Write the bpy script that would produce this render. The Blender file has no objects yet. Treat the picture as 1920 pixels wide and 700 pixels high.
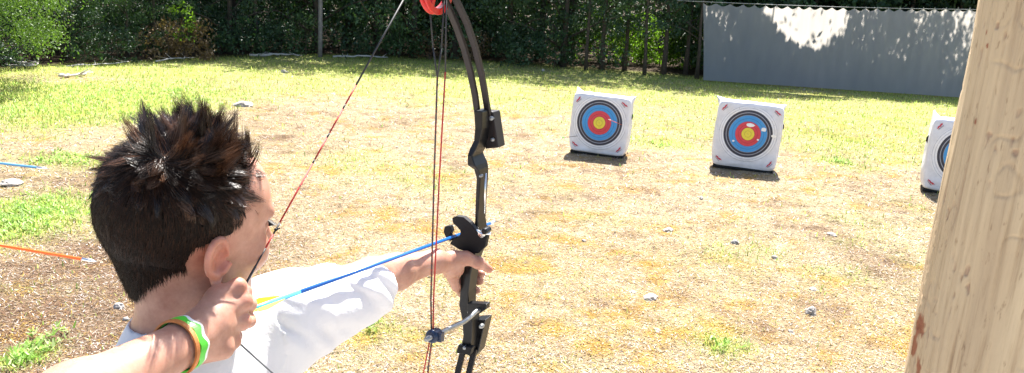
import bpy, math, random
import numpy as np
from mathutils import Vector, Matrix
random.seed(7); rng = np.random.default_rng(11)
C = bpy.context.scene.collection
R = math.radians
# ---------------------------------------------------------------- camera
CAM_H = 2.2; PITCH = R(13.4); ROLL = R(3.1); FPX = 1600.0
cam_d = bpy.data.cameras.new('camera'); cam = bpy.data.objects.new('camera', cam_d); C.objects.link(cam)
cam_d.sensor_width = 36; cam_d.lens = 36*FPX/1920; cam_d.clip_start = .05; cam_d.clip_end = 900
CM = Matrix.Rotation(R(90)-PITCH, 3, 'X') @ Matrix.Rotation(ROLL, 3, 'Z')
M4 = CM.to_4x4(); M4.translation = (0, 0, CAM_H); cam.matrix_world = M4
bpy.context.scene.camera = cam
CR = np.array(CM); CO = np.array([0, 0, CAM_H])
# ---------------------------------------------------------------- light
SUN_EL, SUN_AZ = 57.0, 13.0            # azimuth: degrees to the right of +Y
SUN = np.array([math.sin(R(SUN_AZ))*math.cos(R(SUN_EL)), math.cos(R(SUN_AZ))*math.cos(R(SUN_EL)), math.sin(R(SUN_EL))])
w = bpy.data.worlds.new('World'); bpy.context.scene.world = w; w.use_nodes = True
nt = w.node_tree; bg = nt.nodes['Background']; sky = nt.nodes.new('ShaderNodeTexSky')
sky.sky_type = 'NISHITA'; sky.sun_disc = False; sky.sun_elevation = R(SUN_EL); sky.sun_rotation = R(SUN_AZ)
sky.air_density = 1.0; sky.dust_density = 2.0; sky.ozone_density = 1.0
nt.links.new(sky.outputs[0], bg.inputs[0]); bg.inputs[1].default_value = .08
sd = bpy.data.lights.new('sun', 'SUN'); sd.energy = 5.0; sd.angle = R(.5); sd.color = (1, .96, .9)
so = bpy.data.objects.new('sun', sd); C.objects.link(so)
so.rotation_euler = Vector((-SUN).tolist()).to_track_quat('-Z', 'Y').to_euler()
vs = bpy.context.scene.view_settings
vs.view_transform = 'Standard'; vs.look = 'None'; vs.gamma = 1; vs.exposure = 1.88; vs.use_curve_mapping = False
# ---------------------------------------------------------------- helpers
def A3(*v): return np.array(v, float)
def nrm(v): v = np.asarray(v, float); return v/np.linalg.norm(v)
def c2w(v): return CO + CR @ np.array([v[0], v[1], -v[2]])
def P(u, v, d): return c2w(((u-960)/FPX*d, -(v-350)/FPX*d, d))          # point seen at (u, v) at depth d
def ray(u, v): return nrm(P(u, v, 1)-CO)
def G(u, v, z=0.0): r = ray(u, v); return CO + r*((z-CO[2])/r[2])
def proj(p):
    q = CR.T @ (np.asarray(p, float)-CO); return (960+FPX*q[0]/-q[2], 350-FPX*q[1]/-q[2], -q[2])
def tag(o, label=None, cat=None, group=None, kind=None):
    for k, v in (('label', label), ('category', cat), ('group', group), ('kind', kind)):
        if v: o[k] = v
    return o
def empty(name, loc=(0, 0, 0), rz=0):
    o = bpy.data.objects.new(name, None); C.objects.link(o); o.location = tuple(loc); o.rotation_euler = (0, 0, rz)
    o.empty_display_size = .1; return o
def mesh_obj(name, V, F, mats, parent=None, smooth=False, mi=None, local=True, col=None):
    """V world coords (or local if parent is at origin); F list/array of faces"""
    me = bpy.data.meshes.new(name); V = np.asarray(V, np.float32)
    if isinstance(F, np.ndarray):
        n, k = F.shape
        me.vertices.add(len(V)); me.vertices.foreach_set('co', V.ravel())
        me.loops.add(n*k); me.loops.foreach_set('vertex_index', F.astype(np.int32).ravel())
        me.polygons.add(n); me.polygons.foreach_set('loop_start', (np.arange(n)*k).astype(np.int32))
        try: me.polygons.foreach_set('loop_total', np.full(n, k, np.int32))
        except Exception: pass
    else:
        me.from_pydata([tuple(map(float, v)) for v in V], [], [list(map(int, f)) for f in F])
    for m in (mats if isinstance(mats, (list, tuple)) else [mats]): me.materials.append(m)
    if mi is not None: me.polygons.foreach_set('material_index', np.asarray(mi, np.int32))
    me.polygons.foreach_set('use_smooth', np.full(len(me.polygons), smooth, bool))
    if col is not None:
        at = me.color_attributes.new('Col', 'FLOAT_COLOR', 'POINT')
        c4 = np.ones((len(V), 4), np.float32); c4[:, :3] = col; at.data.foreach_set('color', c4.ravel())
    me.update(calc_edges=True); me.validate()
    o = bpy.data.objects.new(name, me); C.objects.link(o)
    if parent is not None:
        o.parent = parent
        if local:      # V were given in world space
            bpy.context.view_layer.update(); o.matrix_parent_inverse = parent.matrix_world.inverted()
    return o
class MB:
    def __init__(s): s.V = []; s.F = []; s.S = []; s.M = []; s.m = 0
    def add(s, V, F, smooth=False):
        b = len(s.V); s.V += [tuple(map(float, v)) for v in V]
        for f in F: s.F.append([b+int(i) for i in f]); s.S.append(smooth); s.M.append(s.m)
    def tube(s, pts, rad, n=8, smooth=True, cap=True, squash=None):
        pts = [np.asarray(p, float) for p in pts]; m = len(pts)
        if np.isscalar(rad): rad = [rad]*m
        V = []; up = None
        for i, p in enumerate(pts):
            t = nrm(pts[min(i+1, m-1)]-pts[max(i-1, 0)])
            if up is None: up = A3(0, 0, 1) if abs(t[2]) < .9 else A3(1, 0, 0)
            a = nrm(np.cross(t, up)); b = np.cross(a, t); up = b
            for k in range(n):
                an = 2*math.pi*k/n; V.append(p+(a*math.cos(an)+b*math.sin(an))*rad[i])
        F = [[i*n+k, i*n+(k+1) % n, (i+1)*n+(k+1) % n, (i+1)*n+k] for i in range(m-1) for k in range(n)]
        if cap: F += [list(range(n))[::-1], [(m-1)*n+k for k in range(n)]]
        s.add(V, F, smooth)
    def hexa(s, c, x, y, z, bev=.0):      # box centre c, half-axis vectors
        c, x, y, z = (np.asarray(q, float) for q in (c, x, y, z))
        s.loft([[c+z*k-x-y, c+z*k+x-y, c+z*k+x+y, c+z*k-x+y] for k in (-1, 1)])
    def loft(s, rings, smooth=False, cap=True):
        n = len(rings[0]); V = [v for r in rings for v in r]; m = len(rings)
        F = [[i*n+k, i*n+(k+1) % n, (i+1)*n+(k+1) % n, (i+1)*n+k] for i in range(m-1) for k in range(n)]
        if cap: F += [list(range(n))[::-1], [(m-1)*n+k for k in range(n)]]
        s.add(V, F, smooth)
    def prism(s, poly, ext):
        s.loft([[p-ext/2 for p in poly], [p+ext/2 for p in poly]])
    def ball(s, c, rx, ax=None, n=10, smooth=True):
        ax = ax if ax is not None else np.eye(3); rr = rx if not np.isscalar(rx) else [rx]*3
        V = []; 
        for i in range(n+1):
            th = math.pi*i/n
            for k in range(2*n):
                ph = math.pi*k/n; q = A3(math.sin(th)*math.cos(ph)*rr[0], math.sin(th)*math.sin(ph)*rr[1], math.cos(th)*rr[2])
                V.append(np.asarray(c)+ax @ q)
        F = [[i*2*n+k, (i+1)*2*n+k, (i+1)*2*n+(k+1) % (2*n), i*2*n+(k+1) % (2*n)] for i in range(n) for k in range(2*n)]
        s.add(V, F, smooth)
    def build(s, name, mats, parent=None, bevel=0, local=True):
        o = mesh_obj(name, s.V, s.F, mats, parent, local=local)
        o.data.polygons.foreach_set('use_smooth', s.S)
        if len(o.data.materials) > 1: o.data.polygons.foreach_set('material_index', s.M)
        if bevel:
            b = o.modifiers.new('bevel', 'BEVEL'); b.width = bevel; b.segments = 2; b.limit_method = 'ANGLE'; b.angle_limit = R(35)
        return o
def lat(ix, iy, iz, seed):
    n = (ix.astype(np.int64)*374761393 + iy.astype(np.int64)*668265263 + iz.astype(np.int64)*2147483647 + seed*974711) & 0xffffffff
    n = ((n ^ (n >> 13))*1274126177) & 0xffffffff; n = ((n ^ (n >> 15))*2246822519) & 0xffffffff
    return ((n ^ (n >> 16)) & 0xffff)/65535.0
def vnoise(p, scale=1.0, seed=0, octs=1):
    p = np.atleast_2d(np.asarray(p, float))
    if p.shape[1] == 2: p = np.c_[p, np.zeros(len(p))]
    out = 0; amp = 1; tot = 0
    for o in range(octs):
        q = p*scale*2**o; i = np.floor(q); f = q-i; f = f*f*(3-2*f); i = i.astype(np.int64); r = 0
        for dx in (0, 1):
            for dy in (0, 1):
                for dz in (0, 1):
                    wgt = (f[:, 0] if dx else 1-f[:, 0])*(f[:, 1] if dy else 1-f[:, 1])*(f[:, 2] if dz else 1-f[:, 2])
                    r = r + wgt*lat(i[:, 0]+dx, i[:, 1]+dy, i[:, 2]+dz, seed+o*17)
        out = out+amp*r; tot += amp; amp *= .5
    return out/tot
# ---------------------------------------------------------------- materials
class NT:
    def __init__(s, name):
        s.m = bpy.data.materials.new(name); s.m.use_nodes = True; s.t = s.m.node_tree; s.b = s.t.nodes['Principled BSDF']; s.out = s.t.nodes['Material Output']
    def n(s, typ, **kw):
        o = s.t.nodes.new('ShaderNode'+typ)
        for k, v in kw.items():
            if k.startswith('i_'): o.inputs[k[2:].replace('_', ' ')].default_value = v
            else: setattr(o, k, v)
        return o
    def l(s, a, b): s.t.links.new(a, b)
    def set(s, **kw):
        for k, v in kw.items(): s.b.inputs[k.replace('_', ' ')].default_value = v
        return s
    def coords(s, kind='Object'): return s.n('TexCoord').outputs[kind]
    def noise(s, vec, scale, detail=4, rough=.6, dist=0):
        o = s.n('TexNoise'); o.inputs['Scale'].default_value = scale; o.inputs['Detail'].default_value = detail
        o.inputs['Roughness'].default_value = rough; o.inputs['Distortion'].default_value = dist
        if vec is not None: s.l(vec, o.inputs['Vector'])
        return o.outputs['Fac']
    def ramp(s, fac, stops, interp='LINEAR'):
        o = s.n('ValToRGB'); r = o.color_ramp; r.interpolation = interp
        while len(r.elements) < len(stops): r.elements.new(.5)
        for e, (p, c) in zip(r.elements, stops): e.position = p; e.color = (*c, 1) if len(c) == 3 else c
        s.l(fac, o.inputs[0]); return o.outputs[0]
    def mix(s, fac, a, b, mode='MIX'):
        o = s.n('Mix'); o.data_type = 'RGBA'; o.blend_type = mode
        for sock, v in ((o.inputs[0], fac), (o.inputs[6], a), (o.inputs[7], b)):
            if hasattr(v, 'links') or hasattr(v, 'is_linked'): s.l(v, sock)
            else: sock.default_value = v if np.isscalar(v) else ((*v, 1) if len(v) == 3 else v)
        return o.outputs[2]
    def math(s, op, a, b=0):
        o = s.n('Math'); o.operation = op
        for sock, v in ((o.inputs[0], a), (o.inputs[1], b)):
            if hasattr(v, 'is_linked'): s.l(v, sock)
            else: sock.default_value = v
        return o.outputs[0]
    def bump(s, h, strength=.3, dist=.01):
        o = s.n('Bump'); o.inputs['Strength'].default_value = strength; o.inputs['Distance'].default_value = dist
        s.l(h, o.inputs['Height']); s.l(o.outputs[0], s.b.inputs['Normal'])
    def mapping(s, vec, scale=(1, 1, 1)):
        o = s.n('Mapping'); o.inputs['Scale'].default_value = scale; s.l(vec, o.inputs[0]); return o.outputs[0]
def simple(name, col, rough=.6, var=.15, scale=30, metal=0, spec=.5, bump=0, bscale=None):
    t = NT(name); t.set(Roughness=rough, Metallic=metal); t.b.inputs['Specular IOR Level'].default_value = spec
    co = t.coords(); f = t.noise(co, scale, 4)
    lo = tuple(c*(1-var) for c in col); hi = tuple(min(1, c*(1+var)) for c in col)
    t.l(t.ramp(f, [(.3, lo), (.7, hi)]), t.b.inputs['Base Color'])
    if bump: t.bump(t.noise(co, bscale or scale*3, 3), bump, .002)
    return t.m
def leafmat(name, dark, light, trans=.35, rough=.5):
    t = NT(name); t.set(Roughness=rough); t.b.inputs['Specular IOR Level'].default_value = .35
    g = t.n('NewGeometry'); rnd = g.outputs['Random Per Island']; oi = t.n('ObjectInfo')
    f = t.math('ADD', t.math('MULTIPLY', rnd, .5), t.math('MULTIPLY', oi.outputs['Random'], .5))
    c = t.ramp(f, [(.0, dark), (1, light)]); t.l(c, t.b.inputs['Base Color'])
    tr = t.n('BsdfTranslucent'); t.l(t.mix(1.0, c, (1.5, 1.7, .6), 'MULTIPLY'), tr.inputs[0])
    mx = t.n('MixShader'); mx.inputs[0].default_value = trans; t.l(t.b.outputs[0], mx.inputs[1]); t.l(tr.outputs[0], mx.inputs[2])
    t.l(mx.outputs[0], t.out.inputs[0]); return t.m
def colattr(name, rough=.8, trans=0):
    t = NT(name); t.set(Roughness=rough); t.b.inputs['Specular IOR Level'].default_value = .15
    a = t.n('Attribute'); a.attribute_name = 'Col'; t.l(a.outputs['Color'], t.b.inputs['Base Color'])
    if trans:
        tr = t.n('BsdfTranslucent'); t.l(a.outputs['Color'], tr.inputs[0]); mx = t.n('MixShader'); mx.inputs[0].default_value = trans
        t.l(t.b.outputs[0], mx.inputs[1]); t.l(tr.outputs[0], mx.inputs[2]); t.l(mx.outputs[0], t.out.inputs[0])
    return t.m
M = {}
M['black'] = simple('black_metal', (.005, .005, .006), .34, .3, 60, spec=.32)
M['limb'] = simple('limb_laminate', (.016, .012, .012), .45, .2, 40, spec=.3)
M['rubber'] = simple('black_rubber', (.006, .006, .007), .55, .2, 50, spec=.25)
M['rod'] = simple('grey_rod', (.30, .31, .31), .35, .2, 80, metal=.6)
M['silver'] = simple('brushed_metal', (.75, .75, .74), .25, .1, 80, metal=1)
M['redmetal'] = simple('red_anodised', (.52, .006, .006), .3, .1, 30)
M['blueplastic'] = simple('blue_plastic', (.008, .022, .06), .3, .1, 60)
M['bark'] = simple('bark', (.07, .055, .042), .9, .4, 14, bump=.6, bscale=25)
M['greybark'] = simple('grey_bark', (.22, .2, .2), .9, .3, 10, bump=.4, bscale=22)
M['leaf_dark'] = leafmat('leaf_dark', (.014, .038, .020), (.055, .105, .045), .14)
M['leaf_mid'] = leafmat('leaf_mid', (.022, .058, .026), (.080, .145, .055), .18)
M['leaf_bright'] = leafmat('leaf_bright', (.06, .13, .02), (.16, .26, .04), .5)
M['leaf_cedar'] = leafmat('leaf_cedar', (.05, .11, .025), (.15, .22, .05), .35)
M['leaf_brown'] = leafmat('leaf_brown', (.10, .06, .03), (.22, .15, .08), .2)
# ---------------------------------------------------------------- ground
def xy(u, v): g = G(u, v); return g[:2]
def blob(p, u, v, su, sv, amt=1.0):
    """soft patch on the ground centred where (u, v) lies, sized in metres"""
    c = xy(u, v); q = (p[:, :2]-c)/np.array([su, sv]); return amt*np.exp(-(q**2).sum(1))
EDGE = [(-900, 190), (-400, 160), (0, 132), (200, 122), (350, 113), (500, 105), (700, 108), (900, 118), (1100, 133), (1320, 150), (1600, 160), (1950, 176), (2500, 205)]
EDGE_XY = np.array([xy(u, v) for u, v in EDGE])
def edge_y(x): return np.interp(x, EDGE_XY[:, 0], EDGE_XY[:, 1])
def greenness(p):
    y = p[:, 1]; x = p[:, 0]; ed = edge_y(x)
    g = .84*np.clip((y-ed+12.0)/9, 0, 1)                       # greener towards the wood
    g += blob(p, 220, 190, 2.0, 2.2, .9)+blob(p, 60, 200, 2.5, 3, .2)+blob(p, 50, 405, .55, .9, 1.0)+blob(p, 150, 300, .6, .5, .5)
    g += blob(p, 1370, 650, .22, .16, .45)+blob(p, 1240, 268, .5, .5, .5)+blob(p, 45, 668, .14, .2, .7)+blob(p, 640, 300, 1.2, 1.0, .2)
    g += blob(p, 1570, 305, .3, .4, .5)+blob(p, 1380, 620, .4, .3, .2)+blob(p, 690, 600, .25, .25, .5)+blob(p, 1650, 270, 1.5, 1.2, .3)
    g -= blob(p, 640, 215, 2.2, 2.2, .5)+blob(p, 110, 150, 1.2, .9, .8)+blob(p, 1120, 300, 2.5, 1.2, .2)
    g += .55*(vnoise(p[:, :2], .55, 3, 3)-.5)+.5*(vnoise(p[:, :2], 2.2, 5, 3)-.5)
    return np.clip(g, 0, 1)
def brownness(p):
    b = blob(p, 170, 520, 1.0, 1.7, 1.1)+blob(p, 60, 640, .9, 1.0, 1.0)+blob(p, 170, 330, .7, 1.2, .7)+blob(p, 520, 240, 1.5, 1.5, .3)
    b += blob(p, 1600, 470, .35, 1.0, .75)+blob(p, 1540, 570, .2, .3, .4)+blob(p, 1600, 360, .6, .6, .3)+blob(p, 1490, 240, 1.2, .7, .25)
    b += .8*np.clip(p[:, 1]-edge_y(p[:, 0])+.15, 0, 1)
    b = np.clip(b, 0, 1)+.95*(vnoise(p[:, :2], 1.1, 9, 4)-.52); b2 = np.clip((vnoise(p[:, :2], 4.5, 10, 4)-.60)*6, 0, 1)*.6
    return np.clip(b+b2, 0, 1)
def goldness(p):
    b = blob(p, 1100, 480, 1.4, 1.2, .6)+blob(p, 1350, 600, 1.2, .6, .6)+blob(p, 1650, 600, .5, .8, .7)+blob(p, 1650, 250, 1.6, 1.2, .5)+blob(p, 900, 640, 1, .6, .4)
    n = vnoise(p[:, :2], 3.4, 29, 5)
    return np.clip(np.clip((n-.60+.15*np.clip(b, 0, 1.2))*6.0, 0, 1)*.85+.28*np.clip(b, 0, 1), 0, 1)
def ground_colour(p):
    g = greenness(p)[:, None]; b = brownness(p)[:, None]; y = goldness(p)[:, None]
    straw = A3(.28, .215, .125); pale = A3(.39, .33, .225); gold = A3(.33, .185, .022); brown = A3(.11, .064, .042); green = A3(.29, .36, .085)
    n = vnoise(p[:, :2], 6, 21, 3)[:, None]
    c = straw*(1-n)+pale*n
    c = c*(1-.75*y)+gold*.75*y
    c = c*(1-b*.8)+brown*b*.8
    c = c*(1-g*.8)+green*g*.8
    deep = np.clip((p[:, 1]-edge_y(p[:, 0])-.3)/1.2, 0, 1)[:, None]     # forest floor: leaf mould
    c = c*(1-deep)+A3(.06, .045, .03)*deep
    return c
def make_ground():
    def axis(lo, hi, d, far):
        core = np.arange(lo, hi+1e-6, d); k = []; s = d; v = hi
        while v < far: s *= 1.35; v += s; k.append(v)
        k2 = []; s = d; v = lo
        while v > -far: s *= 1.35; v -= s; k2.append(v)
        return np.array(k2[::-1]+list(core)+k)
    X = axis(-12, 18, .06, 400); Y = axis(3.5, 27, .06, 400)
    gx, gy = np.meshgrid(X, Y); p = np.c_[gx.ravel(), gy.ravel()]
    inside = (p[:, 0] > -12.5) & (p[:, 0] < 18.5) & (p[:, 1] > 3) & (p[:, 1] < 27.5)
    z = np.zeros(len(p)); pi = p[inside]
    z[inside] = .035*(vnoise(pi, 1.3, 41, 3)-.5)+.03*(vnoise(pi, 6, 43, 3)-.5)-.01
    c = ground_colour(p)
    nx, ny = len(X), len(Y); i = np.arange(nx*ny).reshape(ny, nx)
    F = np.stack([i[:-1, :-1], i[:-1, 1:], i[1:, 1:], i[1:, :-1]], -1).reshape(-1, 4)
    t = NT('ground_soil'); t.set(Roughness=.95); t.b.inputs['Specular IOR Level'].default_value = .1
    a = t.n('Attribute'); a.attribute_name = 'Col'; co = t.coords()
    f1 = t.noise(co, 38, 5, .75); f2 = t.noise(t.mapping(co, (1, .6, 1)), 110, 3, .7); f3 = t.noise(co, 9, 4, .65)
    c1 = t.mix(.75, a.outputs['Color'], t.ramp(f1, [(.33, (.40, .36, .30)), (.5, (.95, .92, .9)), (.68, (1.45, 1.45, 1.5))]), 'MULTIPLY')
    c2 = t.mix(.7, c1, t.ramp(f2, [(.36, (.35, .3, .28)), (.46, (1, 1, 1)), (.62, (1.3, 1.3, 1.3))]), 'MULTIPLY')
    c3 = t.mix(.6, c2, t.ramp(f3, [(.35, (.75, .7, .62)), (.65, (1.2, 1.22, 1.25))]), 'MULTIPLY')
    t.l(c3, t.b.inputs['Base Color']); t.bump(t.math('ADD', f1, f2), .8, .03)
    tag(mesh_obj('ground', np.c_[p, z], F, t.m, smooth=True, col=c), 'sunlit field of dry straw coloured grass and bare soil', 'ground', kind='structure')
make_ground()
def ground_z(p): return .035*(vnoise(p[:, :2], 1.3, 41, 3)-.5)+.03*(vnoise(p[:, :2], 6, 43, 3)-.5)-.01
def sample_ground(n, vmin=60, vmax=712, umin=-60, umax=1960, power=1.0):
    """points on the visible field, thinned with distance"""
    u = rng.uniform(umin, umax, n*2); t = rng.uniform(0, 1, n*2)**power; v = vmin+(vmax-vmin)*t
    r = np.stack([(u-960)/FPX, -(v-350)/FPX, -np.ones_like(u)], 1) @ CR.T
    k = -CO[2]/r[:, 2]; p = (CO+r*k[:, None])[:, :2]
    ok = (r[:, 2] < -.02) & (p[:, 1] < edge_y(p[:, 0])+.6) & (p[:, 1] > 3.2)
    return p[ok][:n]
def quads(p, z, ang, tilt, L, Wd, bend=0):
    """flat slivers: centre/base p, heading ang, tilt from horizontal, length, width"""
    n = len(p); d = np.stack([np.cos(ang)*np.cos(tilt), np.sin(ang)*np.cos(tilt), np.sin(tilt)], 1); s = np.stack([-np.sin(ang), np.cos(ang), np.zeros(n)], 1)
    b = np.c_[p, z]; a0 = b-s*Wd[:, None]/2; a1 = b+s*Wd[:, None]/2; e = b+d*L[:, None]
    V = np.stack([a0, a1, e+s*Wd[:, None]*.25, e-s*Wd[:, None]*.25], 1).reshape(-1, 3)
    return V, np.arange(n*4).reshape(n, 4)
def litter():
    p = sample_ground(210000, power=.9); n = len(p); g = greenness(p); b = brownness(p); y = goldness(p)
    dist = np.hypot(p[:, 0], p[:, 1]); sc = np.clip(dist/7, .8, 2.2)
    base = np.array([(.43, .36, .28), (.32, .235, .14), (.44, .29, .06), (.22, .12, .07), (.04, .026, .02), (.64, .60, .57)])
    w_ = np.stack([.9+0*g, .9+0*g, .3+2.2*y, .25+1.9*b, .24+.6*b, .40+0*g], 1); w_ /= w_.sum(1, keepdims=True)
    k = (rng.uniform(size=(n, 1)) > np.cumsum(w_, 1)).sum(1).clip(0, 5)
    col = base[k]*rng.uniform(.75, 1.15, (n, 1))
    tw = (rng.uniform(size=n) < g*.75); col[tw] = col[tw]*.35+A3(.30, .36, .08)*.65
    V, F = quads(p, ground_z(p)+.004, rng.uniform(0, 6.28, n), rng.uniform(-.02, .45, n), rng.uniform(.010, .038, n)*sc, rng.uniform(.002, .0065, n)*sc)
    tag(mesh_obj('straw_litter', V, F, colattr('straw', .8, .15), col=np.repeat(col, 4, 0)), 'dead straw and dry leaf bits littering the field', 'dry grass', kind='stuff')
litter()
def grass():
    p = sample_ground(260000, power=1.2); g = greenness(p)
    keep = rng.uniform(size=len(p)) < np.clip(g*1.25-.14, .015, 1); p = p[keep]; g = g[keep]; n = len(p)
    dist = np.hypot(p[:, 0], p[:, 1]); sc = np.clip(dist/7, .8, 2.0)
    gr = np.array([(.27, .42, .07), (.38, .50, .10), (.48, .54, .14), (.58, .54, .26), (.22, .36, .07)])
    far = np.clip((dist-9)/9, 0, 1)
    k = rng.integers(0, 5, n); k = np.where((rng.uniform(size=n) < far*.4), 2, k)
    col = gr[k]*rng.uniform(.8, 1.2, (n, 1))
    V, F = quads(p, ground_z(p), rng.uniform(0, 6.28, n), rng.uniform(.5, 1.4, n), rng.uniform(.02, .05, n)*sc**.6, rng.uniform(.004, .009, n)*sc)
    tag(mesh_obj('grass', V, F, colattr('grass_blade', .6, .6), col=np.repeat(col, 4, 0)), 'short yellow green grass growing in patches on the field', 'grass', kind='stuff')
grass()
def weeds():     # broad-leaved weed clumps, uncountable
    cs = []
    for (u, v, su, sv, n) in [(200, 185, 1.6, 1.9, 480), (290, 170, 1.1, 1.1, 160), (45, 405, .32, .5, 230), (110, 300, .3, .25, 60), (1370, 650, .15, .10, 6), (45, 668, .07, .12, 24), (1240, 268, .2, .2, 14), (325, 240, .3, .4, 70), (90, 640, .1, .1, 14), (1575, 303, .1, .15, 24), (690, 605, .1, .1, 9), (10, 210, .5, .8, 130)]:
        cs.append(xy(u, v)+rng.normal(size=(n, 2))*np.array([su, sv])*.7)
    c = np.concatenate(cs); V = []; F = []; cols = []
    m = 7; p = np.repeat(c, m, 0)+rng.normal(size=(len(c)*m, 2))*.02; n = len(p)
    V, F = quads(p, ground_z(p)+rng.uniform(0, .035, n), rng.uniform(0, 6.28, n), rng.uniform(.1, 1.1, n), rng.uniform(.025, .055, n), rng.uniform(.008, .02, n))
    col = np.array([(.30, .50, .10), (.40, .56, .18), (.24, .42, .08), (.50, .60, .28)])[rng.integers(0, 4, n)]
    tag(mesh_obj('weeds', V, F, colattr('weed_leaf', .5, .6), col=np.repeat(col, 4, 0)), 'bright green low weeds in clumps among the dry grass', 'weeds', kind='stuff')
weeds()
# raised concrete floor of the shooting shelter (camera, archer and post stand on it)
FLOOR = .65
mb = MB(); mb.hexa((0, -1.0, FLOOR/2-.06), (6, 0, 0), (0, 3.0, 0), (0, 0, FLOOR/2+.06))
tag(mb.build('shelter_floor', simple('concrete', (.36, .35, .33), .9, .2, 6, bump=.3, bscale=60), bevel=.01), 'grey concrete floor of the shooting shelter', 'floor', kind='structure')
# stones
def stone(u, v, wpx, label, flat=.45, colour='pale', name='stone', dv=0, grp=None):
    g = G(u, v); d = proj(g)[2]; r = wpx/FPX*d/2; mb = MB(); mb.ball((0, 0, 0), 1, n=13)
    V = np.array(mb.V); sd_ = int(u*7+v); q = V*.9
    rad = 1+.8*(vnoise(q+sd_, 1.4, sd_, 2)-.5)+.3*(vnoise(q+sd_, 3.5, sd_+1)-.5)
    V = V*rad[:, None]*np.array([r, r*.7, r*flat]); V[:, 2] = np.maximum(V[:, 2], -r*flat*.5)
    o = mesh_obj(name, V, mb.F, M['stone_'+colour], smooth=False); o.location = (g[0], g[1], float(ground_z(g[None])[0])+r*flat*.22); o.rotation_euler = (0, 0, sd_ % 6)
    tag(o, label, 'stone', grp)
M['stone_pale'] = simple('pale_stone', (.34, .31, .275), .9, .2, 20, bump=.5, bscale=60)
M['stone_grey'] = simple('grey_stone', (.26, .245, .235), .9, .25, 20, bump=.5, bscale=60)
ST = [(1220, 557, 34, 'pale jagged flat stone lying in straw right of the bow grip'), (1521, 586, 28, 'chunky whitish stone on golden straw nearest the wooden post'),
 (1253, 431, 26, 'thin flat stone lying midway between bow and middle target'), (1378, 454, 16, 'small dark edged stone below the middle target'), (1453, 484, 14, 'small pebble on straw below and right of the middle target'),
 (1187, 546, 12, 'small pebble just left of the pale jagged flat stone'), (1232, 618, 16, 'tiny pale stone below the pale jagged flat stone'), (1524, 541, 18, 'flat sliver of stone just above the chunky whitish stone'),
 (1482, 620, 12, 'small white pebble below left of the chunky whitish stone'), (22, 345, 40, 'flat white stone between the two green weed clumps at left'), (455, 199, 36, 'flat pale stone on the grass above the archer spiky hair'),
 (223, 578, 22, 'grey stone on bare soil behind the archer neck'), (237, 600, 14, 'dark round stone on bare soil behind the archer neck'), (533, 136, 14, 'small white stone on far green grass left of the bowstring'),
 (1018, 132, 8, 'tiny white stone on shaded grass near the wood edge'), (1095, 450, 10, 'tiny stone on straw right of the arrow rest'), (1560, 440, 20, 'thin stone on brown straw towards the wooden post'), (1315, 372, 10, 'tiny dark stone just below the middle target shadow')]
for k, (u, v, wp, lb) in enumerate(ST): stone(u, v, wp*1.0, lb, .42 if 'flat' in lb or 'thin' in lb else .7, 'grey' if ('dark' in lb or 'grey' in lb) else 'pale')
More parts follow.
